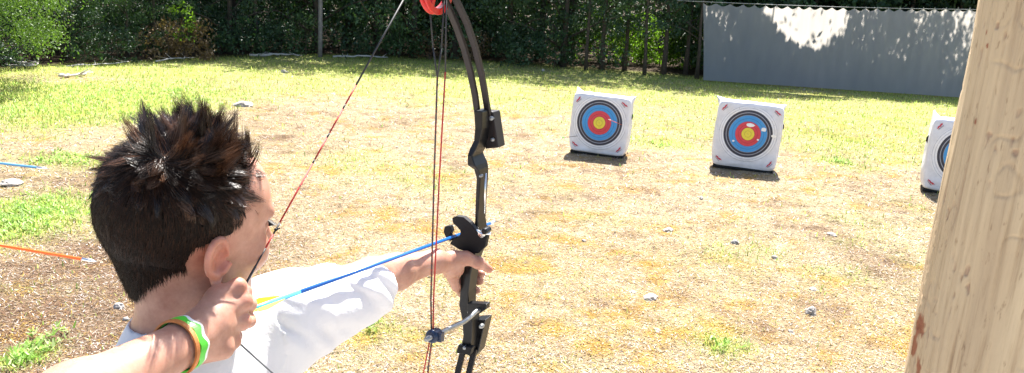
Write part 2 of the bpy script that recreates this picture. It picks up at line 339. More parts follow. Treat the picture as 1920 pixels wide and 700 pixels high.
# ---------------------------------------------------------------- painted post
def post():
    # local box: x across, y depth, z up ; carved by displacement
    PW, PD = .24, .24; z0, z1 = FLOOR-.01, 3.0
    nx, nz = 230, 900
    TA, BA = P(1840, 0, .86), P(1702, 700, .955); ax_ = nrm(TA-BA); ang = R(-27)
    RM = np.array(Matrix.Rotation(ang, 3, 'Z')); tq = Vector((0, 0, 1)).rotation_difference(Vector(ax_.tolist())).to_matrix(); RM = np.array(tq) @ RM
    cz = BA+ax_*(FLOOR-BA[2])/ax_[2]; c = cz-RM @ A3(-PW/2*.985, -PD/2*.62, FLOOR)
    per = []      # perimeter with fine sampling on the camera side
    r = .012
    th_ = np.r_[np.linspace(-math.pi*1.12, math.pi*.02, 300), np.linspace(math.pi*.04, math.pi*.86, 60)]
    xs = np.linspace(-PW/2+r, PW/2-r, nx)
    pts = [(x, -PD/2) for x in xs]+[(PW/2-r+r*math.sin(a), -PD/2+r-r*math.cos(a)) for a in np.linspace(.2, 1.4, 5)]
    pts += [(PW/2, y) for y in np.linspace(-PD/2+r, PD/2-r, 12)]+[(x, PD/2) for x in np.linspace(PW/2-r, -PW/2+r, 12)]
    pts += [(-PW/2, y) for y in np.linspace(PD/2-r, -PD/2+r, 60)]+[(-PW/2+r-r*math.cos(a), -PD/2+r-r*math.sin(a)) for a in np.linspace(.2, 1.4, 5)]
    sg_ = lambda v: np.sign(v)*np.abs(v)**(2/3.6)
    pts = [(PW/2*sg_(math.cos(a)), PD/2*sg_(math.sin(a))) for a in th_]
    pts = np.array(pts); n = len(pts); nv = nrm2 = pts.copy()
    t_ = np.roll(pts, -1, 0)-np.roll(pts, 1, 0); nn = np.stack([t_[:, 1], -t_[:, 0]], 1); nn /= np.linalg.norm(nn, axis=1, keepdims=True)
    Z = np.r_[z0, np.linspace(1.3, 2.75, nz), z1]
    pz = np.repeat(Z, n); px = np.tile(pts[:, 0], len(Z)); py = np.tile(pts[:, 1], len(Z)); q = np.c_[px, py, pz]
    # grain grooves run along z, wandering round knots
    wob = .010*(vnoise(q*np.array([4, 4, 2.2]), 1, 3, 2)-.5)*2
    gx = q+np.c_[wob, wob, 0*wob]
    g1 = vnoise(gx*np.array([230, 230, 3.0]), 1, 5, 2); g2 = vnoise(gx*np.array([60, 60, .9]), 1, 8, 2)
    crack = np.clip(.36-g1, 0, 1)*3.0*np.clip((vnoise(q*np.array([20, 20, 3]), 1, 10, 2)-.42)*5, 0, 1)
    worm = vnoise(q*np.array([1, 1, .5]), 60, 13, 1); wm = np.abs(worm-.5); ridge = np.clip(1-wm/.07, 0, 1)
    reg = np.clip((vnoise(q*np.array([1, 1, .5]), 16, 17, 2)-.52)*9, 0, 1)
    # dark specks where paint has flaked
    flk = vnoise(q*np.array([1, 1, .4]), 190, 19, 2); fl = np.clip((flk-.72)*12, 0, 1)*np.clip((vnoise(q, 14, 20, 2)-.40)*5, 0, 1)
    disp = -.0055*crack-.0011*ridge*reg+.0050*(g2-.5)+.0034*(g1-.5)-.0018*fl+.006*(vnoise(q, 7, 23, 2)-.5)
    q2 = q.copy(); q2[:, 0] += np.tile(nn[:, 0], len(Z))*disp; q2[:, 1] += np.tile(nn[:, 1], len(Z))*disp
    paint = A3(.56, .42, .255); bare = A3(.34, .21, .13); dirt = A3(.38, .255, .14)
    dd = np.clip((vnoise(q*np.array([1, 1, .4]), 9, 31, 3)-.42)*3, 0, 1)[:, None]
    col = paint*(1-.55*dd)+dirt*.55*dd
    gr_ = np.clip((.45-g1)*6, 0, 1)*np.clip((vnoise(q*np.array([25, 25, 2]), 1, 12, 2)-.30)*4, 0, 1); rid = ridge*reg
    kk = np.clip(.55*gr_+.22*rid+.35*np.clip((.42-g2)*5, 0, 1), 0, .8)[:, None]; col = col*(1-kk)+A3(.30, .20, .12)*kk  # groove shading painted into the colour, as flat light hides the relief
    k = np.clip(.8*crack+fl*.8, 0, 1)[:, None]; col = col*(1-k)+bare*k
    # two rusty flaked patches low on the left arris
    for (u_, v_, s_) in ((1728, 612, .012), (1716, 648, .009), (1722, 690, .009), (1765, 385, .003), (1828, 228, .0025), (1848, 60, .002), (1850, 85, .002)):
        # nearest vertex seen there
        loc = None
        cc = q @ RM.T+c-CO; cc = cc @ CR; uu = 960+FPX*cc[:, 0]/-cc[:, 2]; vv = 350-FPX*cc[:, 1]/-cc[:, 2]
        m0 = (np.tile(nn[:, 1], len(Z)) < .2); i0 = np.argmin((uu-u_)**2+(vv-v_)**2+1e6*(~m0)+1e6*(cc[:, 2] > 0)); d2 = ((q-q[i0])**2*np.array([1, 1, .35])).sum(1)
        kk = np.clip((1.5*np.exp(-d2/s_**2)-.75+1.5*(vnoise(q*np.array([1, 1, .5]), 260, 37, 3)-.5))*3, 0, 1)[:, None]; col = col*(1-kk)+A3(.26, .085, .035)*kk
    nzv = len(Z); i = np.arange(nzv*n).reshape(nzv, n); j = np.roll(i, -1, 1)
    F = np.stack([i[:-1], j[:-1], j[1:], i[1:]], -1).reshape(-1, 4)
    t = NT('flaking_paint'); t.set(Roughness=.6); a = t.n('Attribute'); a.attribute_name = 'Col'; co = t.coords()
    f = t.noise(t.mapping(co, (190, 190, 9)), 1, 6, .75); f2 = t.noise(t.mapping(co, (1, 1, .3)), 160, 3, .6)
    c1 = t.mix(.6, a.outputs['Color'], t.ramp(f, [(.32, (.62, .54, .46)), (.47, (1, 1, 1)), (.7, (1.16, 1.18, 1.2))]), 'MULTIPLY')
    c2 = t.mix(.6, c1, t.ramp(f2, [(.30, (.45, .36, .28)), (.38, (1, 1, 1))]), 'MULTIPLY')
    t.l(c2, t.b.inputs['Base Color']); t.bump(t.math('ADD', f, f2), .35, .002)
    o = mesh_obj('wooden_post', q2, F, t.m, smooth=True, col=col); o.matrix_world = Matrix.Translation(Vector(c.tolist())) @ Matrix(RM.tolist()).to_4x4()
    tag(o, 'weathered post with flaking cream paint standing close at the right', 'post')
post()
# ---------------------------------------------------------------- backstop curtain
CB0, CB1 = G(1322, 153), G(1812, 186)
cdir = nrm((CB1-CB0)[:2]); cn = A3(cdir[1], -cdir[0], 0)      # cn points to the camera side
if cn[1] > 0: cn = -cn
CT = nrm(np.r_[cdir, 0])
def on_curtain(u, v, off=0.0):      # where the sight line meets the curtain plane
    r = ray(u, v); k = np.dot((CB0+cn*off)-CO, cn)/np.dot(r, cn); return CO+r*k
cH0 = on_curtain(1316, 8)[2]; cH1 = on_curtain(1838, 18)[2]; CLEN = np.linalg.norm(CB1-CB0)
print('curtain', CB0, CB1, cH0, cH1, CLEN)
PATCH = [(1440, 12), (1592, 14), (1588, 30), (1585, 58), (1560, 72), (1552, 88), (1535, 96), (1520, 98), (1500, 84), (1482, 74), (1460, 66), (1450, 50), (1442, 32), (1415, 20)]
PP = np.array([[np.dot(on_curtain(u, v)-CB0, CT), on_curtain(u, v)[2]] for u, v in PATCH])
PP = (PP-PP.mean(0))*1.04+PP.mean(0); PP[PP[:, 1] > cH0*.9, 1] += .2
def in_patch(p, jit=.20):
    """leaves whose shade would fall on the bright patch of the curtain are gaps in the crowns"""
    p = np.atleast_2d(p); k = ((p-CB0) @ cn)/np.dot(SUN, cn); h = p-SUN*k[:, None]
    s = (h-CB0) @ CT; z = h[:, 2]; s = s+jit*(vnoise(np.c_[s, z], 9, 71, 2)-.5)*2; z = z+jit*(vnoise(np.c_[s, z], 9, 72, 2)-.5)*2
    ins = np.zeros(len(p), bool); n = len(PP)
    for i in range(n):
        a, b = PP[i], PP[(i+1) % n]
        c_ = ((a[1] > z) != (b[1] > z)); xi = (b[0]-a[0])*(z-a[1])/(b[1]-a[1]+1e-9)+a[0]; ins ^= c_ & (s < xi)
    return ins & (lat((p[:, 0]*999).astype(int), (p[:, 1]*999).astype(int), (p[:, 2]*999).astype(int), 3) > .015)
def curtain():
    ns, ntt = 420, 60; s = np.linspace(-.05, CLEN+.25, ns); V = []
    NSC = 25
    for j in range(ntt+1):
        t = j/ntt; sg = (s+.05)/(CLEN+.3); top = cH0+(cH1-cH0)*sg-.05*math.sin(math.pi*.5)*np.sin(math.pi*sg)-.065*np.abs(np.sin(math.pi*NSC*sg))**1.3
        zz = top*t
        zz = zz + 0*zz
        f = .012*np.sin(2*math.pi*NSC*sg+.7)*(.25+.75*t**2)*(.5+vnoise(np.c_[s*.8, 0*s], 1, 57))+.07*(vnoise(np.c_[s*1.2, zz*.8+0*s], 1, 51, 2)-.5)
        edge = np.exp(-((s+.05)/.25)**2); edge = np.exp(-((s+.05)/.5)**2); ss = s-.20*edge*t**1.2
        p = CB0[None]+CT[None]*ss[:, None]+cn[None]*f[:, None]; p[:, 2] = zz+.03
        V.append(p)
    V = np.concatenate(V); i = np.arange(ns*(ntt+1)).reshape(ntt+1, ns)
    F = np.stack([i[:-1, :-1], i[:-1, 1:], i[1:, 1:], i[1:, :-1]], -1).reshape(-1, 4)
    t = NT('netting'); t.set(Roughness=.7); co = t.coords()
    t.b.inputs['Specular IOR Level'].default_value = .2
    f = t.noise(t.mapping(co, (1, 1, .35)), 5, 4); c = t.ramp(f, [(.3, (.30, .34, .44)), (.7, (.40, .44, .53))]); t.l(c, t.b.inputs['Base Color'])
    tr = t.n('BsdfTranslucent'); tr.inputs[0].default_value = (.66, .61, .54, 1)
    mx = t.n('MixShader'); mx.inputs[0].default_value = .58; t.l(t.b.outputs[0], mx.inputs[1]); t.l(tr.outputs[0], mx.inputs[2])
    tp = t.n('BsdfTransparent'); mx2 = t.n('MixShader'); mx2.inputs[0].default_value = .05; t.l(mx.outputs[0], mx2.inputs[1]); t.l(tp.outputs[0], mx2.inputs[2]); t.l(mx2.outputs[0], t.out.inputs[0])
    root = empty('backstop_curtain', CB0); tag(root, 'long grey blue mesh backstop curtain hanging by a cable before the trees', 'backstop curtain')
    mesh_obj('sheet', V, F, t.m, root, smooth=True)
    mb = MB(); ca = CB0-CT*.9; cb = CB1+CT*1.2
    L = [ca*1+0]; pts = []
    for k in range(25):
        sg = k/24; q = ca+(cb-ca)*sg; q[2] = (cH0+(cH1-cH0)*sg)+.055-.05*math.sin(math.pi*sg)+0; pts.append(q)
    mb.tube(pts, .008, 6); mb.build('cable', simple('cable_steel', (.35, .36, .36), .5), root)
    mb = MB()
    for k in range(NSC+1):
        sg = k/NSC; q = CB0+CT*(-.05+(CLEN+.3)*sg); q[2] = cH0+(cH1-cH0)*sg+.02-.05*math.sin(math.pi*sg)
        for a in range(8):
            t0 = a*math.pi/4; t1 = t0+math.pi/4
            mb.tube([q+A3(0, 0, .025)+cn*.014*math.cos(t0)+A3(0, 0, .028*math.sin(t0)), q+A3(0, 0, .025)+cn*.014*math.cos(t1)+A3(0, 0, .028*math.sin(t1))], .003, 4, cap=False)
    o = mb.build('hanging_ring', simple('ring_steel', (.5, .5, .5), .4), root); o['kind'] = 'stuff'
    for q in (cb,):
        mb = MB(); mb.tube([(q[0], q[1], -.1), (q[0], q[1], 2.45)], [.035, .03], 10); mb.build('support_pole', M['greybark'], root)
curtain()
# ---------------------------------------------------------------- trees
def leaf_cloud(n, h, r, base, seed, size=(.05, .11), clumps=70, shape='dome', needle=False):
    g = np.random.default_rng(seed)
    cz = g.uniform(base, h, clumps); rel = (cz-base)/(h-base)
    if shape == 'cone': rad = r*(1-rel)**.8+.15
    elif shape == 'column': rad = r*np.sqrt(np.clip(1-(2*rel-1)**4, .05, 1))
    else: rad = r*np.sqrt(np.clip(1-(rel*1.05-.35)**2/.62, .03, 1))
    a = g.uniform(0, 6.28, clumps); q = rad*np.sqrt(g.uniform(.15, 1, clumps)); cx, cy = q*np.cos(a), q*np.sin(a)
    cs = g.uniform(.18, .45, clumps)*(r/1.6)**.5
    k = g.integers(0, clumps, n); d = g.normal(size=(n, 3)); d /= np.linalg.norm(d, axis=1, keepdims=True); d *= (g.uniform(.25, 1, n)**.6)[:, None]
    p = np.c_[cx[k], cy[k], cz[k]]+d*cs[k][:, None]*np.array([1.15, 1.15, .75])
    p[:, 2] = np.maximum(p[:, 2], .03)
    return p
def leaf_quads(p, g, size, needle=False):
    n = len(p); a = g.normal(size=(n, 3)); a /= np.linalg.norm(a, axis=1, keepdims=True); a[:, 2] -= .3
    b = g.normal(size=(n, 3)); b -= (b*a).sum(1, keepdims=True)*a/(a*a).sum(1, keepdims=True); b /= np.linalg.norm(b, axis=1, keepdims=True)
    L = g.uniform(size[0], size[1], n)[:, None]; Wd = L*(.18 if needle else .55)
    V = np.stack([p-a*L/2, p+b*Wd/2, p+a*L/2, p-b*Wd/2], 1).reshape(-1, 3); return V, np.arange(4*n).reshape(n, 4)
def trunk_mesh(h, r0, seed, limbs=7, base=1.0, spread=1.0, lean=.15):
    g = random.Random(seed); mb = MB(); pts = []; x = y = 0
    for k in range(8):
        pts.append(A3(x, y, h*k/7*.92-.06)); x += g.uniform(-lean, lean)*h*.04; y += g.uniform(-lean, lean)*h*.04
    mb.tube(pts, [r0*(1.25 if k == 0 else 1-.11*k) for k in range(8)], 8)
    for k in range(limbs):
        t = g.uniform(base/h, .85); j = min(6, int(t*7)); p = pts[j]+(pts[j+1]-pts[j])*(t*7-j); a = g.uniform(0, 6.28); L = spread*(1.1-t)*g.uniform(.7, 1.2)
        q = p+A3(math.cos(a)*L*.5, math.sin(a)*L*.5, L*.28); e = p+A3(math.cos(a)*L, math.sin(a)*L, L*.35+g.uniform(0, .3))
        mb.tube([p, q, e], [r0*.4*(1.1-t), r0*.28*(1.1-t), .006], 5)
    return mb
protos = {}
def tree(name, loc, kind, h, r, base, leafm, label, n=6000, seed=0, cut=False, group=None, size=(.06, .12), shape='dome', trunk_r=None, needle=False, barkm='bark', cat='tree', share=True, rz=None, scale=1.0, clumps=None, lean=.15):
    key = kind if share and not cut else None; rr = random.Random(seed); rz = rr.uniform(0, 6.28) if rz is None else rz
    root = empty(name, (loc[0], loc[1], 0), rz); root.scale = (scale,)*3; tag(root, label, cat, group)
    if key in protos and key is not None: tm, lm = protos[key]
    else:
        tr = trunk_r or .03*h**.8
        tmb = trunk_mesh(h, tr, seed+5, base=max(base, .4), spread=r, limbs=9, lean=lean); g = np.random.default_rng(seed+9)
        p = leaf_cloud(n, h, r, base, seed, clumps=clumps or int(46*r), shape=shape)
        if cut:
            c_, s_ = math.cos(rz), math.sin(rz); wp = np.c_[p[:, 0]*c_-p[:, 1]*s_, p[:, 0]*s_+p[:, 1]*c_, p[:, 2]]*scale+np.array([loc[0], loc[1], 0])
            sd1 = (wp-CB0) @ cn; ss1 = (wp-CB0) @ CT; p = p[~(in_patch(wp) | ((sd1 > -.12) & (ss1 > -.6)))]
        V, F = leaf_quads(p, g, size, needle)
        tm = (np.array(tmb.V), tmb.F); lm = (V, F)
    if key is not None and key in protos:
        a = bpy.data.objects.new('trunk', tm); b = bpy.data.objects.new('crown', lm)
        for o in (a, b): C.objects.link(o); o.parent = root
    else:
        a = mesh_obj('trunk', tm[0], tm[1], M[barkm], root, smooth=True, local=False); b = mesh_obj('crown', lm[0], lm[1], M[leafm], root, local=False)
        if key is not None: protos[key] = (a.data, b.data)
    return root
def at_edge(u, back, jit=0):      # point `back` metres behind the wood's edge in the sight direction u
    v = np.interp(u, [e[0] for e in EDGE], [e[1] for e in EDGE]); g = G(u, v); d = nrm((g-CO)*np.array([1, 1, 0])); return g+d*back
WHERE = ['behind the blue arrow and far left field', 'left of the pale pole', 'right of the pale pole', 'behind the bowstring top', 'behind the bow limbs', 'right of the bow', 'behind the left target', 'left of the backstop curtain', 'behind the backstop curtain']
us = list(range(-330, 1330, 92)); NAMES = ['dense', 'open', 'bushy', 'dark', 'ragged', 'leafy', 'shaggy', 'tangled', 'drooping']
def band(u):
    if u < 60: return 'beyond the bright cedar at far left'
    if u < 200: return 'just right of the bright cedar'
    if u < 330: return 'above the far left grass'
    if u < 470: return 'above the archer spiky hair'
    if u < 590: return 'just left of the pale pole'
    if u < 690: return 'just right of the pale pole'
    if u < 780: return 'beside the top of the drawn bowstring'
    if u < 880: return 'behind the red bow wheel'
    if u < 980: return 'just right of the bow limbs'
    if u < 1090: return 'left of the leftmost target'
    return 'behind the leftmost target'
cnt = {}
ORD = ['front row', 'second row', 'third row']
for row, (bk, hh, nn_) in enumerate([(.8, 1.0, 8500), (3.2, 1.4, 7500), (6.5, 1.7, 6000)]):
    for i, u0 in enumerate(us):
        rr = random.Random(i*13+row*101); u = u0+rr.uniform(-28, 28)+row*40
        if row == 0 and u > 1120: continue
        hb = (3.3 if u < 300 else 4.6 if u < 560 else 6.2)*hh; kind = 'k%d_%d' % ((i*3+row) % 5, row)
        sc = hb/5.0*rr.uniform(.92, 1.1)
        if u > 1085 and row >= 1: continue
        loc = at_edge(u, bk+rr.uniform(-.2, .7)); K = (i*3+row) % 5
        key = (NAMES[i % 9], ORD[row], band(u0)); cnt[key] = cnt.get(key, 0)+1
        size = 'low' if hb < 4 else 'mid sized' if hb < 6 else 'tall'
        lb = '%s %s tree in the %s %s' % (size, NAMES[(i*4+row*2) % 9], ORD[row], band(u0))
        tree('woodland_tree', loc, kind, 5.0, 1.75, .25 if row == 0 else .1, ['leaf_dark', 'leaf_mid', 'leaf_dark', 'leaf_mid', 'leaf_dark'][K], lb, n=nn_, seed=K*31+row*7+1, group='trees at the edge of the wood', scale=sc, size=(.045, .10), shape=['dome', 'column', 'dome', 'column', 'dome'][K], trunk_r=.075)
# slim trunks you can see between, right of centre, with sunlit growth beyond
TR = [1098, 1128, 1170, 1208, 1243, 1284, 1306]
ORDW = ['leftmost', 'second', 'third', 'middle', 'fifth', 'sixth', 'rightmost']
for i, u in enumerate(TR):
    loc = at_edge(u, .25+.5*(i % 3)); tree('slim_tree', loc, 'slim%d' % i, 5.5, 1.2, 1.15, 'leaf_dark', 'slim dark trunk, %s of the seven standing left of the curtain' % ORDW[i], n=3600, seed=200+i, group='slim trees left of the curtain', trunk_r=.05+.012*((i*5) % 3), share=False, cut=True, size=(.05, .10), scale=1.0)
BR = [(1120, 3.6, 1.5), (1165, 3.3, 1.25), (1200, 3.8, 1.45), (1235, 3.4, 1.2), (1290, 3.2, 1.6)]
for i, (u, bk, h) in enumerate(BR):
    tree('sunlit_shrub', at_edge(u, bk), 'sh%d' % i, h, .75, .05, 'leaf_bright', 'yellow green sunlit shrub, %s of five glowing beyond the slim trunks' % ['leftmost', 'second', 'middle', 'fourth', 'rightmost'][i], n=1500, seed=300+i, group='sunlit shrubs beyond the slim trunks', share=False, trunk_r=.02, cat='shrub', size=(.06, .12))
# wood behind the curtain, its crowns thinned where the sun comes through
for row, bk in enumerate((2.2, 4.2, 7.0)):
    for i, u in enumerate((1330, 1420, 1510, 1600, 1690, 1780, 1880, 1990)):
        loc = at_edge(u+row*35, bk+.3*math.sin(i*3+row)); wh = ['past its left end', 'past its left quarter', 'left of the bright patch', 'right of the bright patch', 'past its middle right', 'past its right quarter', 'beside the cream post', 'right of the cream post'][i]
        tree('woodland_tree', loc, '', [7.4, 8.6, 10.5][row]+.5*math.sin(i*2), 1.9, .3, 'leaf_dark' if (i+row) % 2 else 'leaf_mid', 'tree in the %s behind the curtain %s' % (ORD[row], wh), n=15000, clumps=230, seed=400+i+row*20, cut=True, group='trees behind the curtain', trunk_r=.07, size=((.08, .16), (.11, .2), (.13, .24))[row], shape='column')
# distant dark wood
g_ = np.random.default_rng(5); n = 60000
ux = g_.uniform(-900, 2900, n); bk = g_.uniform(9.5, 17, n); bx = np.array([at_edge(u, 0)[:2] for u in np.linspace(-900, 2900, 200)])
ex = np.interp(ux, np.linspace(-900, 2900, 200), bx[:, 0]); ey = np.interp(ux, np.linspace(-900, 2900, 200), bx[:, 1]); dn = np.hypot(ex, ey)
p = np.c_[ex+ex/dn*bk, ey+ey/dn*bk, g_.uniform(.0, 1, n)**1.0*9]
V, F = leaf_quads(p, g_, (.22, .5))
tag(mesh_obj('far_wood', V, F, M['leaf_dark']), 'deep dark wood filling everything beyond the edge trees', 'wood', kind='stuff')
# undergrowth: shrubs along the edge
for i, u in enumerate(range(150, 1100, 74)):
    rr = random.Random(i+900); uu = u+rr.uniform(-20, 20); h = rr.uniform(.45, .95); br = i in (2, 9, 10, 3) 
    lb = '%s shrub low at the wood edge, %s' % ('brown dry' if br else ['dark green', 'mid green', 'loose green'][i % 3], ['above the far log', 'left of the archer hair', 'left above the archer hair', 'over the archer hair', 'right above the archer hair', 'two steps left of the pale pole', 'at the foot of the pale pole', 'right of the pale pole', 'left of the crossing bowstring', 'between string and red wheel', 'under the red bow wheel', 'between the bow limbs', 'right of the bow limbs', 'left of the leftmost target', 'above the leftmost target', 'right of the leftmost target'][min(i, 15)])
    tree('shrub', at_edge(uu, .15+rr.uniform(0, .4)), 'bush%d' % (i % 4) if not br else 'bb', .8, .55, .02, 'leaf_brown' if br else ['leaf_mid', 'leaf_dark', 'leaf_mid', 'leaf_dark'][i % 4], lb, n=900, seed=500+i % 4, group='shrubs at the wood edge', cat='shrub', trunk_r=.012, size=(.04, .09), scale=h/.7)
# pale variegated sapling
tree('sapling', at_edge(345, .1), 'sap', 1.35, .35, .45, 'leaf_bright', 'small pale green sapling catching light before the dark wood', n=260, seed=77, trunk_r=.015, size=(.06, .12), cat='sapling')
# pole
pl = at_edge(600, -.15); mb = MB(); mb.tube([(pl[0]+.01*math.sin(k), pl[1], -.1+k*.9) for k in range(9)], [.062-.002*k for k in range(9)], 12)
tag(mb.build('pole', M['greybark']), 'thin straight grey pole standing at the wood edge', 'pole')
# cedar, near left
cl = at_edge(-75, -1.6)
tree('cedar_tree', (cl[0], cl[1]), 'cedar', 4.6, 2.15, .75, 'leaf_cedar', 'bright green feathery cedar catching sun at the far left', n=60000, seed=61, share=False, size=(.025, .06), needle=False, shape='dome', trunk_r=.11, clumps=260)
# fallen branches under the cedar and along the edge
def log(pts, r, label, m='deadwood'):
    mb = MB(); k0 = [np.r_[G(u, v)[:2], z] for (u, v, z) in pts]; q = []; g = random.Random(int(pts[0][0]*3+pts[0][1]))
    for i in range(len(k0)-1):
        for j in range(6): q.append(k0[i]+(k0[i+1]-k0[i])*j/6+A3(g.uniform(-.03, .03), g.uniform(-.05, .05), g.uniform(-.012, .02)))
    mb.tube(q, [r*g.uniform(.45, 1.1)*(1-.05*i) for i in range(len(q))], 7)
    for j in range(3):
        a = q[g.randrange(2, len(q)-1)]; mb.tube([a, a+A3(g.uniform(-.3, .3), g.uniform(-.2, .2), g.uniform(.04, .16))], [r*.35, r*.12], 5)
    tag(mb.build('fallen_branch', M[m]), label, 'branch')
M['deadwood'] = simple('deadwood', (.5, .47, .43), .9, .25, 15, bump=.5, bscale=40)
log([(2, 115, .10), (30, 122, .06), (72, 126, .04)], .05, 'pale dead branch lying at the far left under the cedar')
log([(10, 124, .03), (60, 128, .04), (75, 123, .05)], .03, 'thinner grey dead branch beside the pale one under the cedar')
log([(120, 127, .02), (190, 124, .05), (250, 119, .03)], .022, 'grey fallen branch along the wood edge above far left grass')
log([(290, 118, .03), (330, 114, .05), (370, 111, .03)], .022, 'grey fallen branch along the wood edge above the spiky hair')
log([(470, 107, .04), (520, 106, .06), (575, 107, .03)], .05, 'pale fallen branch just left of the pole foot')
log([(625, 109, .03), (680, 110, .06), (735, 110, .03)], .04, 'fallen branch on the ground right of the pole foot')
log([(110, 146, .02), (140, 143, .02), (178, 138, .02)], .04, 'weathered pale wood piece on the grass at far left')
# ---------------------------------------------------------------- archery targets
def ring_mat():
    t = NT('printed_rings'); t.set(Roughness=.5); co = t.coords(); s = t.n('SeparateXYZ'); t.l(co, s.inputs[0])
    r = t.math('SQRT', t.math('ADD', t.math('POWER', s.outputs[0], 2), t.math('POWER', s.outputs[2], 2)))
    f = t.math('DIVIDE', r, .385)
    W_ = (.80, .80, .82); K = (.028, .03, .05); KL = (.30, .31, .36); B = (.05, .30, .66); BL = (.03, .18, .42); RD = (.66, .05, .07); RL = (.40, .02, .04); Y = (.80, .66, .05); YL = (.5, .36, .03); GL = (.50, .51, .56)
    st = [(0, YL), (.012, Y), (.10, YL), (.112, Y), (.205, RL), (.22, RD), (.30, RL), (.312, RD), (.41, BL), (.425, B), (.50, BL), (.512, B), (.61, KL), (.625, K), (.69, KL), (.715, K), (.79, W_), (.85, GL), (.865, W_), (.925, GL), (.94, W_), (.985, GL)]
    # two ramps: a colour ramp holds 32 stops, that is enough
    c = t.ramp(f, st, 'CONSTANT'); n = t.noise(co, 18, 4); c2 = t.mix(.35, c, t.ramp(n, [(.35, (.8, .8, .82)), (.65, (1.05, 1.05, 1.05))]), 'MULTIPLY')
    n2 = t.noise(co, 70, 2, .5); c3 = t.mix(1.0, c2, t.ramp(n2, [(.0, (.25, .22, .22)), (.27, (.35, .32, .32)), (.30, (1, 1, 1)), (.72, (1, 1, 1)), (.75, (1.5, 1.5, 1.5))]), 'MULTIPLY')
    t.l(c3, t.b.inputs['Base Color']); t.bump(n, .4, .015); return t.m
M['rings'] = ring_mat()
M['bag'] = simple('white_bag_fabric', (.74, .74, .77), .55, .10, 9, bump=.9, bscale=11)
M['logo'] = simple('red_print', (.55, .04, .07), .5, .2, 80)
M['logo_dark'] = simple('grey_print', (.22, .20, .26), .5, .2, 80)
M['foam'] = simple('black_foam', (.012, .012, .012), .9, .2, 40)
M['torn'] = simple('torn_white_fill', (.88, .88, .86), .9, .1, 40)
def target(uv, yaw, w, h, dpt, label, ears, seed, ctr=(0, .03), marks=((-1, 1), (1, 1), (-1, -1), (1, -1)), hside=1, lean=0.0):
    g = G(*uv); root = empty('archery_target', (g[0], g[1], 0.0), yaw); root.rotation_euler = (R(-2), R(1.6), yaw); tag(root, label, 'archery target', 'archery targets'); bpy.context.view_layer.update()
    W2, H2, D2 = w/2, h/2, dpt/2; base = .012
    def shape(x, y, z):          # x,y,z in -1..1 on a cube -> world-ish bag
        q = np.stack([x, y, z], 1); m = 8.5
        s = (np.abs(q)**m).sum(1)**(-1/m); q = q*(.35+.65*s[:, None]*1.0)
        # seams pinch, middle bulges
        cx = (1-x**2)*(1-z**2)
        X = q[:, 0]*W2*(1+.03*(1-z**2)-.05*(z < -.5)*(np.abs(z)-.5)); Y = q[:, 1]*D2*(1+.10*cx*(np.abs(y) > .9)); Zz = q[:, 2]*H2*(1+.04*(1-x**2)*(z > 0)*0)
        for (ex, ez, amt, up) in ears:
            wgt = np.clip(1-np.hypot((x-ex)/.22, (z-ez)/.22), 0, 1)**1.1*np.exp(-(((y-.35)/.45)**2)); X = X+ex*amt*wgt; Zz = Zz+ez*up*wgt
        n = vnoise(np.stack([X, Y, Zz], 1), 5, seed, 2)-.5; n2 = vnoise(np.stack([X*.5, Y, Zz*3], 1), 9, seed+3, 2)-.5
        low = np.clip(-z-.45, 0, 1)
        Y = Y-(y < -.9)*(.030*n+.07*low*n2)
        return np.stack([X+.02*n, Y+lean*(Zz+H2), Zz+H2+base+.015*n*(z > .9)], 1)
    N = 28; V = []; F = []; lin = np.linspace(-1, 1, N+1); a, b = np.meshgrid(lin, lin); a = a.ravel(); b = b.ravel(); o1 = np.ones_like(a)
    idx = np.arange((N+1)**2).reshape(N+1, N+1)
    for k, (x, y, z) in enumerate([(a, -o1, b), (-a, o1, b), (o1, a, b), (-o1, -a, b), (a, b, o1), (a, -b, -o1)]):
        V.append(shape(x, y, z)); F.append(np.stack([idx[:-1, :-1], idx[:-1, 1:], idx[1:, 1:], idx[1:, :-1]], -1).reshape(-1, 4)+k*(N+1)**2)
    V = np.concatenate(V); F = np.concatenate(F)
    key = np.round(V, 5); u_, first, inv = np.unique(key, axis=0, return_index=True, return_inverse=True); inv = inv.ravel(); V = V[first]; F = inv[F]
    bag = mesh_obj('bag', V, F, M['bag'], root, smooth=True, local=False)
    def front(X, Z):             # local point on the front, X right of centre, Z up of face centre (metres)
        X = np.asarray(X, float); Z = np.asarray(Z, float); return shape((X+ctr[0])/W2*.985, -np.ones_like(X), (Z+ctr[1])/H2*.985)
    # printed face disc
    nr, na = 24, 64; rr = np.linspace(0.002, .375, nr); an = np.linspace(0, 2*math.pi, na, endpoint=False)
    RR, AN = np.meshgrid(rr, an, indexing='ij'); X = (RR*np.cos(AN)).ravel(); Z = (RR*np.sin(AN)).ravel(); X = np.clip(X, -W2*.93-ctr[0], W2*.93-ctr[0]); Z = np.clip(Z, -H2*.95-ctr[1], H2*.95-ctr[1])
    p = front(X, Z); c0 = front(np.array([0.0]), np.array([0.0]))[0]; p[:, 1] -= .0035; i = np.arange(nr*na).reshape(nr, na); j = np.roll(i, -1, 1)
    Ff = np.stack([i[:-1], i[1:], j[1:], j[:-1]], -1).reshape(-1, 4)
    fo = mesh_obj('printed_face', p-c0, Ff, M['rings'], root, smooth=True, local=False); fo.location = tuple(c0)
    # corner logos: a red wing-like emblem with a small line of lettering strokes
    wing = [(-.05, -.006), (-.02, .012), (.0, .008), (.02, .020), (.052, .018), (.030, .006), (.035, -.004), (.012, -.004), (.004, -.014), (-.012, -.006), (-.03, -.012)]
